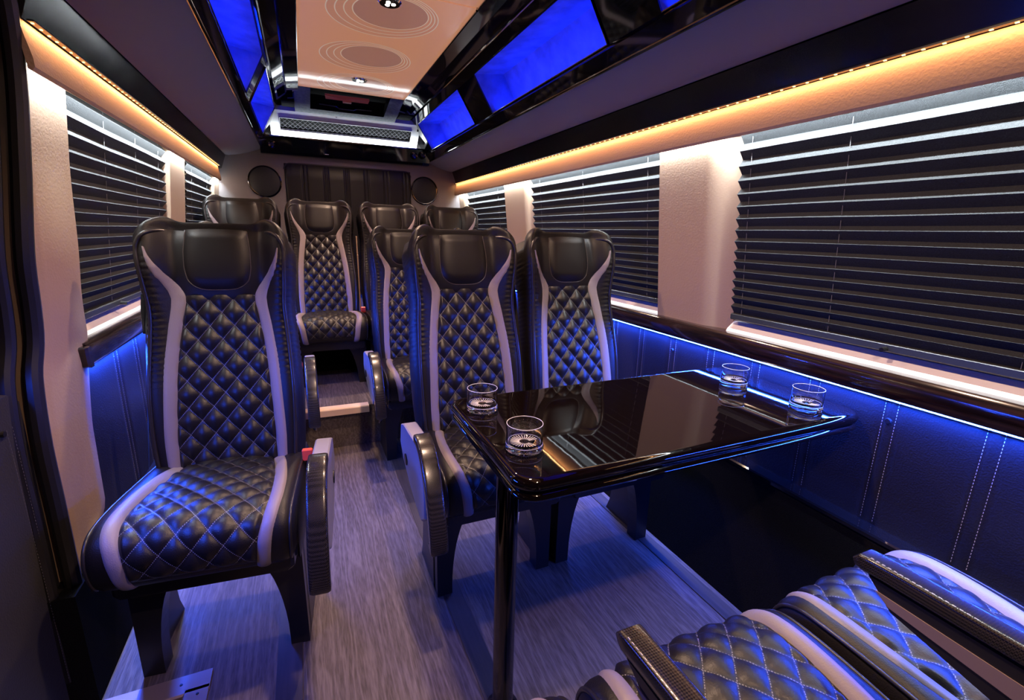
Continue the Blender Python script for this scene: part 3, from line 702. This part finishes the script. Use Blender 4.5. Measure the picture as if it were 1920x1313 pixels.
# ------------------------------------------------------------------ rear wall
m = MB(); m.add([(-0.62, YB, 0.2), (1.34, YB, 0.2), (1.34, YB, 1.99), (-0.62, YB, 1.99)], [(0, 1, 2, 3)]); struct(m.build('wall_back', GREYWALL))
def rrect(x0, x1, z0, z1, r, n=6):
    p = []
    for (cx, cz, a0) in ((x1 - r, z1 - r, 0), (x0 + r, z1 - r, 90), (x0 + r, z0 + r, 180), (x1 - r, z0 + r, 270)):
        for k in range(n + 1): a = math.radians(a0 + 90 * k / n); p.append((cx + r * math.cos(a), cz + r * math.sin(a)))
    return p
t = empty('padded_rear_panel', (XC, YB - .006, 1.0)); tag(t, 'dark padded leather panel with vertical piping on the rear wall', 'wall panel')
xs = [-0.075, .045, .175, .30, .425, .55, .675, .79]
vs = []; NX = 160; NZ = 20
for j in range(NZ):
    z = lerp(0.62, 1.535, j / (NZ - 1))
    for i in range(NX):
        x = lerp(-0.078, 0.795, i / (NX - 1)); d = 0.022
        for sx in (0.05, 0.19, 0.33, 0.47, 0.61, 0.75):
            for e in (-0.011, 0.011): d -= 0.010 * math.exp(-((x - sx - e) / 0.005) ** 2)
            d += 0.004 * math.exp(-((x - sx) / 0.006) ** 2)
        ex = min(x + 0.078, 0.795 - x, 1.535 - z); cdx = max(0, 0.04 - (x + .078), 0.04 - (.795 - x)); cdz = max(0, z - 1.495)
        if cdx > 0 and cdz > 0: ex = 0.04 - math.hypot(cdx, cdz)
        d *= smooth01(-0.002, 0.012, ex)
        if ex < 0: d = -0.004
        vs.append((x - XC, -d, z - 1.0))
mesh_obj('padding', vs, grid_faces(NX, NZ), SMOOTH, t)
m = MB(); pp = rrect(-0.078, 0.795, 0.5, 1.535, 0.04); m.tube([(x - XC, -0.004, z - 1.0) for x, z in pp if z > 0.6], 0.005, 6); m.build('piping', PIPE, t, smooth=True)
for (x, lab) in ((-0.205, 'round black speaker on the rear wall, left of the padded panel'), (0.902, 'round black speaker on the rear wall, right of the padded panel')):
    t = empty('speaker', (x, YB, 1.405)); tag(t, lab, 'speaker', 'round speakers on the rear wall')
    m = MB(); m.lathe([(0.103, 0), (0.105, -0.004), (0.104, -0.009), (0.100, -0.011), (0.098, -0.008)], (0, 0, 0), 48, 'y'); m.build('rim', DARKM, t, smooth=True)
    m = MB(); m.lathe([(0.0001, -0.014), (0.05, -0.012), (0.094, -0.008), (0.099, -0.005)], (0, 0, 0), 48, 'y'); m.build('grille', SPK, t, smooth=True)
m = MB(); m.box(-0.6, 1.30, 3.1, 3.79, 0.216, 0.40); tag(m.build('rear_box', CARPET), 'black carpeted box behind the rear row of seats', 'box')

# ------------------------------------------------------------------ the passenger seat
ZT_B = 0.705
SB = (0.445, 0.418); SD = (0.229, 0.973)
def bk(x, v, d):
    v *= 0.968
    return (x, SB[0] + SD[0] * v - SD[1] * d, SB[1] + SD[1] * v + SD[0] * d)
WT = [(0, .183), (.12, .190), (.25, .191), (.38, .184), (.47, .179), (.54, .184), (.62, .190), (.67, .190), (.71, .188)]
WING = [(0, .012), (.2, .016), (.42, .020), (.52, .038), (.60, .052), (.70, .050)]
D0 = [(0, .050), (.12, .060), (.25, .062), (.40, .054), (.50, .050), (.60, .054), (.71, .050)]
def front_d(x, v):
    w = spl(WT, v); s = abs(x) / w
    d = spl(D0, v) + spl(WING, v) * smooth01(0.52, 0.86, s)
    r = 0.030; e = abs(x) - (w - r)
    if e > 0: d -= r - math.sqrt(max(0, r * r - min(e, r) ** 2))
    return d
INNER = [(0, .118), (.10, .119), (.20, .115), (.32, .108), (.42, .096), (.50, .084), (.535, .094), (.575, .124), (.61, .146), (.64, .156)]
OUTER = [(0, .147), (.10, .150), (.20, .147), (.32, .140), (.42, .128), (.50, .118), (.535, .127), (.575, .148), (.61, .157), (.64, .160)]

def build_backrest(t):
    # shell
    rows = 120; fr = 41; vs = []
    hw0 = lambda v: spl(WT, v)
    ss = [-1 + 2 * i / (fr - 1) for i in range(fr)]; ss = [math.sin(s * PI / 2) * 0.35 + s * 0.65 for s in ss]
    def vmap(vl, s):
        if vl < 0.58: return vl
        w = 0.19; x = abs(s) * w; r = 0.072; e = max(0, x - (w - r)); drop = r - math.sqrt(max(0, r * r - min(e, r) ** 2))
        top = ZT_B - 0.006 + 0.010 * smooth01(.45, .75, abs(s)) - drop
        return 0.58 + (vl - 0.58) / (ZT_B - 0.58) * (top - 0.58)
    T = -0.045; loopn = None
    for j in range(rows):
        vl = lerp(-0.02, ZT_B, j / (rows - 1)); row = []
        for s in ss:
            v = vmap(vl, s); w = hw0(min(v, .7)); x = s * w; d = front_d(x, max(0, v))
            rf = smooth01(.70, .86, abs(s)) * smooth01(.22, .34, v) * (1 - smooth01(.56, .64, v))
            d += 0.0032 * rf * math.sin(v * 2 * PI / 0.0165 + 2.2 * noise.noise(Vector((x * 40, v * 22, 3)))+ s * 3)
            row.append(bk(x, v, d))
        for k in range(1, 5):
            s = 1.0; v = vmap(vl, s); w = hw0(min(v, .7)); dd = lerp(front_d(w, max(0, v)), T + 0.02, k / 4)
            rf = smooth01(.22, .34, v) * (1 - smooth01(.56, .64, v))
            row.append(bk(w + 0.004 * math.sin(PI * k / 4) + 0.002 * rf * math.sin(v * 2 * PI / 0.017 + k), v, dd))
        for k in range(7):
            s = lerp(0.93, -0.93, k / 6); v = vmap(vl, s); row.append(bk(s * hw0(min(v, .7)), v, T - 0.012 * (1 - s * s)))
        for k in range(4, 0, -1):
            s = -1.0; v = vmap(vl, s); w = hw0(min(v, .7)); dd = lerp(front_d(w, max(0, v)), T + 0.02, k / 4)
            rf = smooth01(.22, .34, v) * (1 - smooth01(.56, .64, v))
            row.append(bk(-w - 0.004 * math.sin(PI * k / 4) - 0.002 * rf * math.sin(v * 2 * PI / 0.017 + k), v, dd))
        loopn = len(row); vs += row
    last = vs[-loopn:]
    cx = Vector((0, 0, 0))
    for v in last: cx += Vector(v)
    cx /= loopn
    caps = 5
    for k in range(1, caps + 1):
        th = k / caps * PI / 2
        for v in last:
            p = Vector(v); sx = cx.x + (p.x - cx.x) * (1 - 0.10 * (1 - math.cos(th)))
            sy = lerp(p.y, cx.y, 1 - math.cos(th)); q = Vector((sx, sy, p.z + 0.020 * math.sin(th))); vs.append(tuple(q))
    fs = grid_faces(loopn, rows + caps, True)
    mesh_obj('backrest', vs, fs, LEATHER, t)
    bkobj = [c for c in t.children if c.name.startswith('backrest')][0]

    def patch(name, mat, nu, nv, fn, uvf=None, parent=bkobj):
        vs = []; uv = []
        for j in range(nv):
            for i in range(nu):
                s = -1 + 2 * i / (nu - 1); q = j / (nv - 1); x, v, h = fn(s, q); vs.append(bk(x, v, front_d(x, v) + h))
                if uvf: uv.append(uvf(x, v))
        return mesh_obj(name, vs, grid_faces(nu, nv), mat, parent, uv=uv if uvf else None)
    # quilted panel
    def ab(x, v): return (x / 0.0605 + (v) / 0.077, x / 0.0605 - (v) / 0.077)
    def fq(s, q):
        v = lerp(0.012, 0.512, q); hwv = spl(INNER, min(v, .50)) + 0.002; x = s * hwv
        a, b = ab(x, v); ed = min(1, (1 - abs(s)) / 0.06, (q + .001) / 0.02 + .2)
        h = 0.002 + 0.0125 * (abs(math.sin(PI * a) * math.sin(PI * b))) ** 0.62
        return x, v, h * max(0.12, ed) - 0.001
    patch('quilted_panel', QUILT, 61, 150, fq, ab)
    for sd in (1, -1):
        def fb(s, q, sd=sd):
            v = lerp(0.0, 0.64, q); a, b = spl(INNER, v), spl(OUTER, v); x = sd * lerp(a, b, (s + 1) / 2)
            return x, v, 0.0055 * (1 - abs(s) ** 3) + 0.0006 * math.sin(v * 260) * smooth01(.45, .6, v) - 0.0008
        o = patch('side_band', GREYL, 9, 90, fb); o['label'] = 'lilac grey band'
    # headrest panel: U-shaped yoke and the pillow on it
    def fh(s, q):
        vb = 0.497 + 0.012 * abs(s) ** 3; vt = 0.694 + 0.004 * abs(s); v = lerp(vb, vt, q)
        hwv = spl([(.49, .080), (.515, .085), (.545, .104), (.575, .128), (.61, .149), (.64, .158), (.67, .158), (.70, .146)], v)
        x = s * hwv; h = 0.010 * (1 - abs(s) ** 4) * (1 - abs(2 * q - 1) ** 6) + 0.0005
        return x, v, h
    patch('headrest', SMOOTH, 41, 40, fh)
    def fp(s, q):
        vb = 0.527 + 0.028 * abs(s) ** 4; v = lerp(vb, 0.700 - 0.003 * s * s, q); x = s * (0.074 + 0.008 * math.sin(PI * (1 - q) ** 1.3))
        return x, v, 0.009 + 0.0125 * (1 - abs(s) ** 5) * min(1, (1 - (1 - min(1, q * 5)) ** 2)) * (1 - 0.55 * smooth01(.85, 1, q))
    patch('head_pillow', SMOOTH, 31, 34, fp)
    pts = []
    for k in range(70):
        u = k / 69
        if u < .3: s_, q = -1, 1 - u / .3
        elif u > .7: s_, q = 1, (u - .7) / .3
        else: s_, q = -1 + 2 * (u - .3) / .4, 0
        x, v, h = fp(s_, min(1, max(q, 0.001))); x = max(-.0815, min(.0815, x * 1.01)); pts.append(bk(x, v - 0.001, front_d(x, v) + 0.0085))
    m = MB(); m.tube(pts, 0.0017, 6); m.build('pillow_seam', SEAM, bkobj, smooth=True, auto=2)
    # piping round the wings and down the sides
    for sd in (1, -1):
        pts = []
        for k in range(60):
            v = lerp(0.0, 0.635, k / 59); w = spl(WT, v); x = w - 0.016; pts.append(bk(sd * x, v, front_d(x, v) + 0.002))
        w = .19
        for k in range(1, 15):
            a = k / 14 * PI / 2 * 1.08; r = 0.062
            x = (w - 0.016 - r) + r * math.cos(a); v = 0.635 + (r - 0.004) * math.sin(a); xx = min(x, w - .014)
            pts.append(bk(sd * xx, v, front_d(min(x, w - .02), .66) + 0.004 - 0.016 * (k / 14) ** 2))
        m = MB(); m.tube(pts, [0.0055] * (len(pts) - 3) + [0.005, 0.004, 0.002], 8); m.build('piping', PIPE, bkobj, smooth=True, auto=2)

CP = [(.50, .442), (.42, .450), (.31, .460), (.21, .468), (.125, .470), (.083, .464), (.058, .449), (.044, .424), (.042, .399), (.047, .368), (.060, .347), (.085, .338)]
CL = [0]
for a, b in zip(CP, CP[1:]): CL.append(CL[-1] + math.hypot(b[0] - a[0], b[1] - a[1]))
CTOT = CL[-1]
def cpt(l):
    y = spl(list(zip(CL, [p[0] for p in CP])), l); z = spl(list(zip(CL, [p[1] for p in CP])), l); return y, z
CW = [(0, .197), (.2, .202), (.36, .205), (.5, .203), (CTOT, .197)]
def cs(x, l, h=0.0):
    y, z = cpt(l); y2, z2 = cpt(min(CTOT, l + .004)); y1, z1 = cpt(max(0, l - .004)); ty, tz = y2 - y1, z2 - z1; q = math.hypot(ty, tz) or 1
    ny, nz = tz / q, -ty / q
    if nz < 0 and l < 0.3: ny, nz = -ny, -nz
    w = spl(CW, l); e = abs(x) - (w - .034); dr = 0
    if e > 0: dr = 0.034 - math.sqrt(max(0, .034 ** 2 - min(e, .034) ** 2))
    bol = 0.012 * smooth01(.60, .78, abs(x) / w) * (1 - smooth01(.40, .50, l)) * (1 - dr / .034)
    hh = h + bol - dr
    return (x, y + ny * hh, z + nz * hh)
CIN = [(0, .092), (.06, .098), (.15, .118), (.26, .134), (.36, .140), (.42, .136), (.47, .126), (CTOT, .112)]
COUT = [(0, .118), (.06, .126), (.15, .149), (.26, .167), (.36, .173), (.42, .169), (.47, .157), (CTOT, .142)]
def build_cushion(t):
    nu, nv = 41, 70; vs = []
    for j in range(nv):
        l = CTOT * j / (nv - 1); w = spl(CW, l)
        for i in range(nu):
            s = -1 + 2 * i / (nu - 1); s = 0.6 * s + .4 * math.sin(s * PI / 2); vs.append(cs(s * w, l))
    top = len(vs); bot = []
    for j in range(nv):
        l = CTOT * j / (nv - 1); y, z = cpt(l); w = spl(CW, l)
        zb = 0.338 + 0.0 * y
        for s in (-1, 1):
            p = vs[j * nu + (0 if s < 0 else nu - 1)]
            vs.append((p[0], max(p[1], y), min(p[2], zb)))
    fs = grid_faces(nu, nv)
    for j in range(nv - 1):
        a = j * nu; fs.append((a, a + nu, top + 2 * j + 2, top + 2 * j)); a = j * nu + nu - 1; fs.append((a + nu, a, top + 2 * j + 1, top + 2 * j + 3))
    fs.append(tuple([j for j in range(nu)][::-1] + [top, top + 1])[::-1])
    co = mesh_obj('cushion', vs, fs, LEATHER, t)
    def patch(name, mat, nu, nv, fn, uvf=None):
        vs = []; uv = []
        for j in range(nv):
            for i in range(nu):
                s = -1 + 2 * i / (nu - 1); q = j / (nv - 1); x, l, h = fn(s, q); vs.append(cs(x, l, h))
                if uvf: uv.append(uvf(x, l))
        return mesh_obj(name, vs, grid_faces(nu, nv), mat, co, uv=uv if uvf else None)
    def ab(x, l): return (x / 0.060 + l / 0.068, x / 0.060 - l / 0.068)
    def fq(s, q):
        l = lerp(0.0, CTOT - 0.05, q); hwv = spl(CIN, l) + 0.002; x = s * hwv; a, b = ab(x, l)
        ed = min(1, (1 - abs(s)) / 0.06, (1 - q) / 0.03 + .1); h = 0.0035 + 0.0085 * abs(math.sin(PI * a) * math.sin(PI * b)) ** 0.55
        return x, l, h * max(.12, ed) + 0.010 * (1 - s * s) * (1 - smooth01(.38, .5, l)) - .001
    patch('quilted_panel', QUILT, 67, 140, fq, ab)
    for sd in (1, -1):
        def fb(s, q, sd=sd):
            l = CTOT * q * .985; a, b = spl(CIN, l), spl(COUT, l); x = sd * lerp(a, b, (s + 1) / 2); return x, l, 0.0055 * (1 - abs(s) ** 3) - 0.0008
        o = patch('side_band', GREYL, 9, 80, fb); o['label'] = 'lilac grey band'
        pts = []
        for k in range(60):
            l = CTOT * k / 59; w = spl(CW, l); pts.append(cs(sd * (w - 0.012), l, 0.001))
        m = MB(); m.tube(pts, 0.004, 6); m.build('piping', PIPE, co, smooth=True, auto=2)
    return co

def build_base(t, legs=True):
    m = MB(); m.box(-.185, .185, .10, .46, .290, .338, .008); m.box(-.19, .19, .12, .50, .30, .36, .01); m.build('seat_frame', SATIN, t)
    if not legs: return
    # pedestal legs: wide at the top with a curved inner edge
    for sd in (1, -1):
        poly = [(0.192, 0.315), (0.192, 0.0015), (0.145, 0.0015)]
        for k in range(12):
            a = k / 11 * PI / 2; poly.append((0.145 - 0.10 * (1 - math.cos(a)), 0.03 + 0.285 * math.sin(a)))
        poly = [(sd * x, z) for x, z in poly]
        m = MB(); m.prism(poly, 0.175, 0.225, 'y'); 
        m.prism([(0.20, 0.0015), (0.40, 0.0015), (0.38, 0.05), (0.34, 0.30), (0.20, 0.30)], sd * 0.170, sd * 0.192, 'x'); m.build('leg', SATIN, t)

def arm_bar(mb, path, w, th, x):
    """bar with rounded section following a (y,z) path, width across x"""
    cl = [0.0]
    for a_, b_ in zip(path, path[1:]): cl.append(cl[-1] + math.hypot(b_[0] - a_[0], b_[1] - a_[1]))
    path = [(spl(list(zip(cl, [p[0] for p in path])), cl[-1] * k / 40), spl(list(zip(cl, [p[1] for p in path])), cl[-1] * k / 40)) for k in range(41)]
    pts = [Vector((0, p[0], p[1])) for p in path]; vs = []; n = 16
    for i, p in enumerate(pts):
        d = (pts[min(i + 1, len(pts) - 1)] - pts[max(i - 1, 0)]).normalized(); nn = Vector((0, -d.z, d.y))
        k_ = 0.55 if i in (0, len(pts) - 1) else 1
        for k in range(n):
            a = 2 * PI * (k + .5) / n; cxx = math.copysign(abs(math.cos(a)) ** 0.3, math.cos(a)); sy = math.copysign(abs(math.sin(a)) ** 0.3, math.sin(a))
            q = p + nn * (sy * th / 2 * k_); vs.append((x + cxx * w / 2 * (k_ + 1) / 2, q.y, q.z))
    fs = grid_faces(n, len(pts), True); fs.append(tuple(range(n))[::-1]); fs.append(tuple((len(pts) - 1) * n + k for k in range(n)))
    mb.add(vs, fs)
def build_arm_down(t, sd, off=0.252):
    """armrest folded down along the aisle side"""
    x = sd * off
    m = MB(); poly = [(.40, .44), (.38, .505), (.34, .522), (.145, .540), (.105, .525), (.075, .49), (.055, .43), (.06, .36), (.10, .33), (.17, .335), (.26, .36), (.36, .40)]
    m.prism(poly, x - .021, x + .021, 'x', 0.004); h = m.build('armrest', GREYP, t, smooth=True); h['label'] = 'grey armrest housing'
    m = MB(); arm_bar(m, [(.175, .546), (.135, .545), (.100, .530), (.062, .492), (.030, .445), (.008, .395), (-.006, .345), (-.010, .315), (-.008, .30)], .046, .026, x); m.build('armrest_pad', CARBON, h, smooth=True, auto=0.7)
    m = MB(); m.tube([(x, .0, .315), (x, .02, .285), (x, .05, .262), (x, .09, .26)], [.009, .009, .008, .006], 8); m.build('armrest_hinge', GLOSS, h, smooth=True)
    m = MB(); m.tube([(x - sd * .021 * -1, .30, .42), (x + sd * .024, .30, .42)], 0.018, 16); m.build('pivot_cap', SATIN, h, smooth=True)
def build_buckle(t, sd):
    x = sd * 0.205
    m = MB(); m.box(x - .014, x + .014, .345, .36, .455, .49, .003); b = m.build('buckle', RED, t)
    m = MB(); m.tube([(x, .40, .40), (x, .37, .44), (x, .355, .46)], .008, 8); m.build('buckle_stalk', SATIN, b)
def build_belt(t, sd):
    m = MB(); y0, y1 = .60, .50
    m.add([(sd * .196, .585, .97), (sd * .206, .60, .97), (sd * .208, .40, .36), (sd * .200, .38, .36)], [(0, 1, 2, 3)])
    m.add([(sd * .200, .60, .99), (sd * .21, .63, .97), (sd * .208, .54, .38), (sd * .202, .52, .38)], [(0, 1, 2, 3)]); b = m.build('seat_belt', WEBBING, t)
    m = MB(); m.tube([(sd * .205, .575, .91), (sd * .205, .565, .86), (sd * .212, .56, .80)], [.008, .012, .006], 8); m.build('belt_guide', RUBBER, b, smooth=True)

MASTER = {}
def kids(o): return list(o.children)
def copy_tree(o, parent=None):
    c = o.copy(); COL.objects.link(c); c.parent = parent
    for ch in kids(o): copy_tree(ch, c)
    return c
PRO = empty('passenger_seat')
build_backrest(PRO); build_cushion(PRO); build_base(PRO)
GRP = {'row1': 'quilted seats of the row facing the table', 'row2': 'quilted seats of the second row', 'row3': 'quilted seats of the raised rear row', 'near': 'quilted seats in the foreground facing the rear'}
first = [True]
def seat(x, y, label, grp, z=0.0, rz=0.0, arm=0, buckle=0, belt=0, off=0.252):
    if first[0]: t = PRO; first[0] = False
    else: t = copy_tree(CLEAN[0])
    if t is PRO: CLEAN.append(copy_tree(PRO))
    t.location = (x, y, z); t.rotation_euler = (0, 0, rz)
    tag(t, label, 'seat', GRP[grp])
    if arm: build_arm_down(t, arm, off)
    if buckle: build_buckle(t, buckle)
    if belt: build_belt(t, belt)
    return t
CLEAN = []
SX = (-0.262, 0.517, 0.938); Y1 = 1.02; Y2 = 1.98; Y3 = 2.62
seat(-0.272, Y1, 'black quilted seat with grey bands, nearest on the left by the door', 'row1', rz=-0.10, arm=1, buckle=1, belt=-1)
seat(0.490, Y1, 'black quilted seat directly behind the front left corner of the table', 'row1', rz=-0.01, arm=-1, buckle=-1, off=0.231)
seat(0.905, Y1, 'black quilted seat behind the table next to the right wall', 'row1', belt=-1)
seat(-0.262, Y2, 'black quilted seat hidden behind the nearest left seat', 'row2', arm=1, buckle=1)
seat(0.492, Y2, 'black quilted aisle seat of the second row, partly behind the table row', 'row2', arm=-1, buckle=-1, off=0.235)
seat(0.905, Y2, 'black quilted window seat of the second row, mostly hidden', 'row2', belt=-1)
for (x, lab, bu) in ((-0.302, 'rear row seat at the far left, only its top showing', 0), (0.106, 'rear row seat at the end of the aisle, fully in view', 1), (0.515, 'rear row seat third from the left, its headrest showing', 0), (0.922, 'rear row seat at the far right below the speaker', 0)):
    q = seat(x, Y3, 'black quilted ' + lab, 'row3', z=0.150, buckle=bu)
    if bu:
        m = MB(); m.box(.199, .207, .50, .522, .80, .91, .002); m.box(.198, .206, .48, .50, .45, .80, .002); b_ = m.build('seat_belt', plain('tan_webbing', (.30, .2, .14), .7), q)

# foreground seats seen from above, facing the rear; their backs are behind the camera
base = CLEAN[0]
for ch in list(base.children):
    if ch.name.startswith('backrest'):
        for g in list(ch.children): bpy.data.objects.remove(g)
        bpy.data.objects.remove(ch)
def near_seat(x, y, label):
    t = copy_tree(base); t.location = (x, y, 0.0); t.rotation_euler = (0, 0, PI); tag(t, label, 'seat', GRP['near']); return t
NY = 0.515
near_seat(0.098, NY, 'foreground seat cushion at the bottom edge, left of the first armrest')
f1 = near_seat(0.522, NY, 'foreground quilted seat cushion in the middle, warmly lit')
f2 = near_seat(0.944, NY, 'foreground quilted seat cushion at the right wall, washed blue')
for ch in kids(base):
    for g in kids(ch): bpy.data.objects.remove(g)
    bpy.data.objects.remove(ch)
bpy.data.objects.remove(base)
def near_arm(seat_o, wx, ytip, z, lx):
    x = -(wx - seat_o.location.x)
    m = MB(); arm_bar(m, [(NY - ytip, z - .006), (NY - ytip + .012, z), (.3, z + .002), (.55, z + .004), (.60, z)], .034 if lx else .037, .024, x)
    h = m.build('armrest', CARBON, seat_o, smooth=True, auto=0.7); h['label'] = 'carbon fibre armrest'
    m = MB(); m.prism([(NY - ytip + .02, z - .014), (.6, z - .014), (.6, z - .13), (.42, z - .10), (.22, z - .05)], x - .014, x + .014, 'x', .003); m.build('armrest_side', SATIN, h)
    m = MB(); m.prism([(NY - ytip + .035, z - .030), (.6, z - .040), (.6, z - .085), (.42, z - .065), (.22, z - .044)], x + .0142, x + .0156, 'x'); m.build('armrest_inlay', TAUPE, h)
    s = MB(); yy = NY - ytip + .02
    while yy < .58:
        s.box(x + .0125, x + .0136, yy, yy + .004, z + .0118, z + .0138); yy += .0075
    s.build('stitching', STITCH, h)
near_arm(f1, 0.329, 0.375, 0.628, 1); near_arm(f2, 0.750, 0.350, 0.632, 0)

# ------------------------------------------------------------------ table
TX0, TX1, TY0, TY1, TZ = 0.299, 1.229, 0.626, 1.070, 0.6965
t = empty('table', ((TX0 + TX1) / 2, (TY0 + TY1) / 2, 0)); tag(t, 'glossy black brown table with rounded corners between the facing seats', 'table')
def rr2(x0, x1, y0, y1, r, n=10): return rrect(x0, x1, y0, y1, r, n)
prof = [(0.020, -0.046), (0.006, -0.044), (0.001, -0.038), (0.003, -0.031), (0.009, -0.028), (0.004, -0.024), (0.0, -0.016), (0.0, -0.010), (0.004, -0.003), (0.009, -0.0004), (0.0115, 0.0), (0.015, 0.0), (0.019, 0.0)]
vs = []; base_poly = None; NR = 0
for (ins, dz) in prof:
    p = rr2(TX0 + ins - t.location.x, TX1 - ins - t.location.x, TY0 + ins - t.location.y, TY1 - ins - t.location.y, 0.045 - ins * .8); NR = len(p)
    vs += [(a, b, TZ + dz) for a, b in p]
fs = grid_faces(NR, len(prof), True); fs.append(tuple(range(NR))[::-1]); fs.append(tuple((len(prof) - 1) * NR + k for k in range(NR)))
mesh_obj('tabletop', vs, fs, TABLE, t, smooth=True, auto=0.9)
lx, ly = 0.352 - t.location.x, 0.800 - t.location.y
m = MB(); m.lathe([(0.040, TZ - .046), (0.040, TZ - .052), (0.024, TZ - .056), (0.024, 0.03), (0.026, 0.02), (0.038, 0.010), (0.040, 0.001)], (lx, ly, 0), 32); m.build('leg', DARKM, t, smooth=True)
m = MB(); m.box(TX1 - .08 - t.location.x, 1.232 - t.location.x, -0.14, 0.14, TZ - .075, TZ - .046); m.build('wall_bracket', SATIN, t)

# tumblers
def tumbler(x, y, label, proto=None):
    if proto:
        o = copy_tree(proto); o.location = (x, y, TZ + .0004)
    else:
        o = empty('tumbler', (x, y, TZ + .0004))
        m = MB(); m.lathe([(0.0001, 0.001), (0.033, 0.0), (0.0365, 0.0025), (0.0375, 0.008), (0.0358, 0.0125), (0.0352, 0.016), (0.0352, 0.052), (0.0346, 0.0532), (0.0340, 0.052), (0.0338, 0.020), (0.030, 0.0145), (0.0001, 0.0135)], (0, 0, 0), 48)
        m.build('bowl', GLASS, o, smooth=True, auto=0.3)
        m = MB()
        for k in range(24):
            a = 2 * PI * k / 28; m.tube([(0.010 * math.cos(a), 0.010 * math.sin(a), 0.0142), (0.028 * math.cos(a), 0.028 * math.sin(a), 0.0150)], 0.0008, 4)
        m.build('cut_base', GLINT, o)
        m = MB()
        for (rr_, zz_) in ((0.0346, 0.0532), (0.0352, 0.0135)):
            m = MB(); m.tube([(rr_ * math.cos(2 * PI * k / 48), rr_ * math.sin(2 * PI * k / 48), zz_) for k in range(49)], 0.0006, 6, cap=False); m.build('rim' if zz_ > .03 else 'foot_glint', GLINT, o, smooth=True, auto=2)  # thin pale rings added as painted glints along rim and foot
    tag(o, label, 'tumbler', 'short clear tumblers on the table'); return o
tp = tumbler(0.357, 0.969, 'clear tumbler on the left edge of the table, further from the viewer')
tumbler(0.362, 0.747, 'clear tumbler at the front left corner of the table', tp)
tumbler(1.090, 0.902, 'clear tumbler near the wall in blue light, left of the two', tp)
tumbler(1.108, 0.701, 'clear tumbler near the wall in blue light, right of the two', tp)
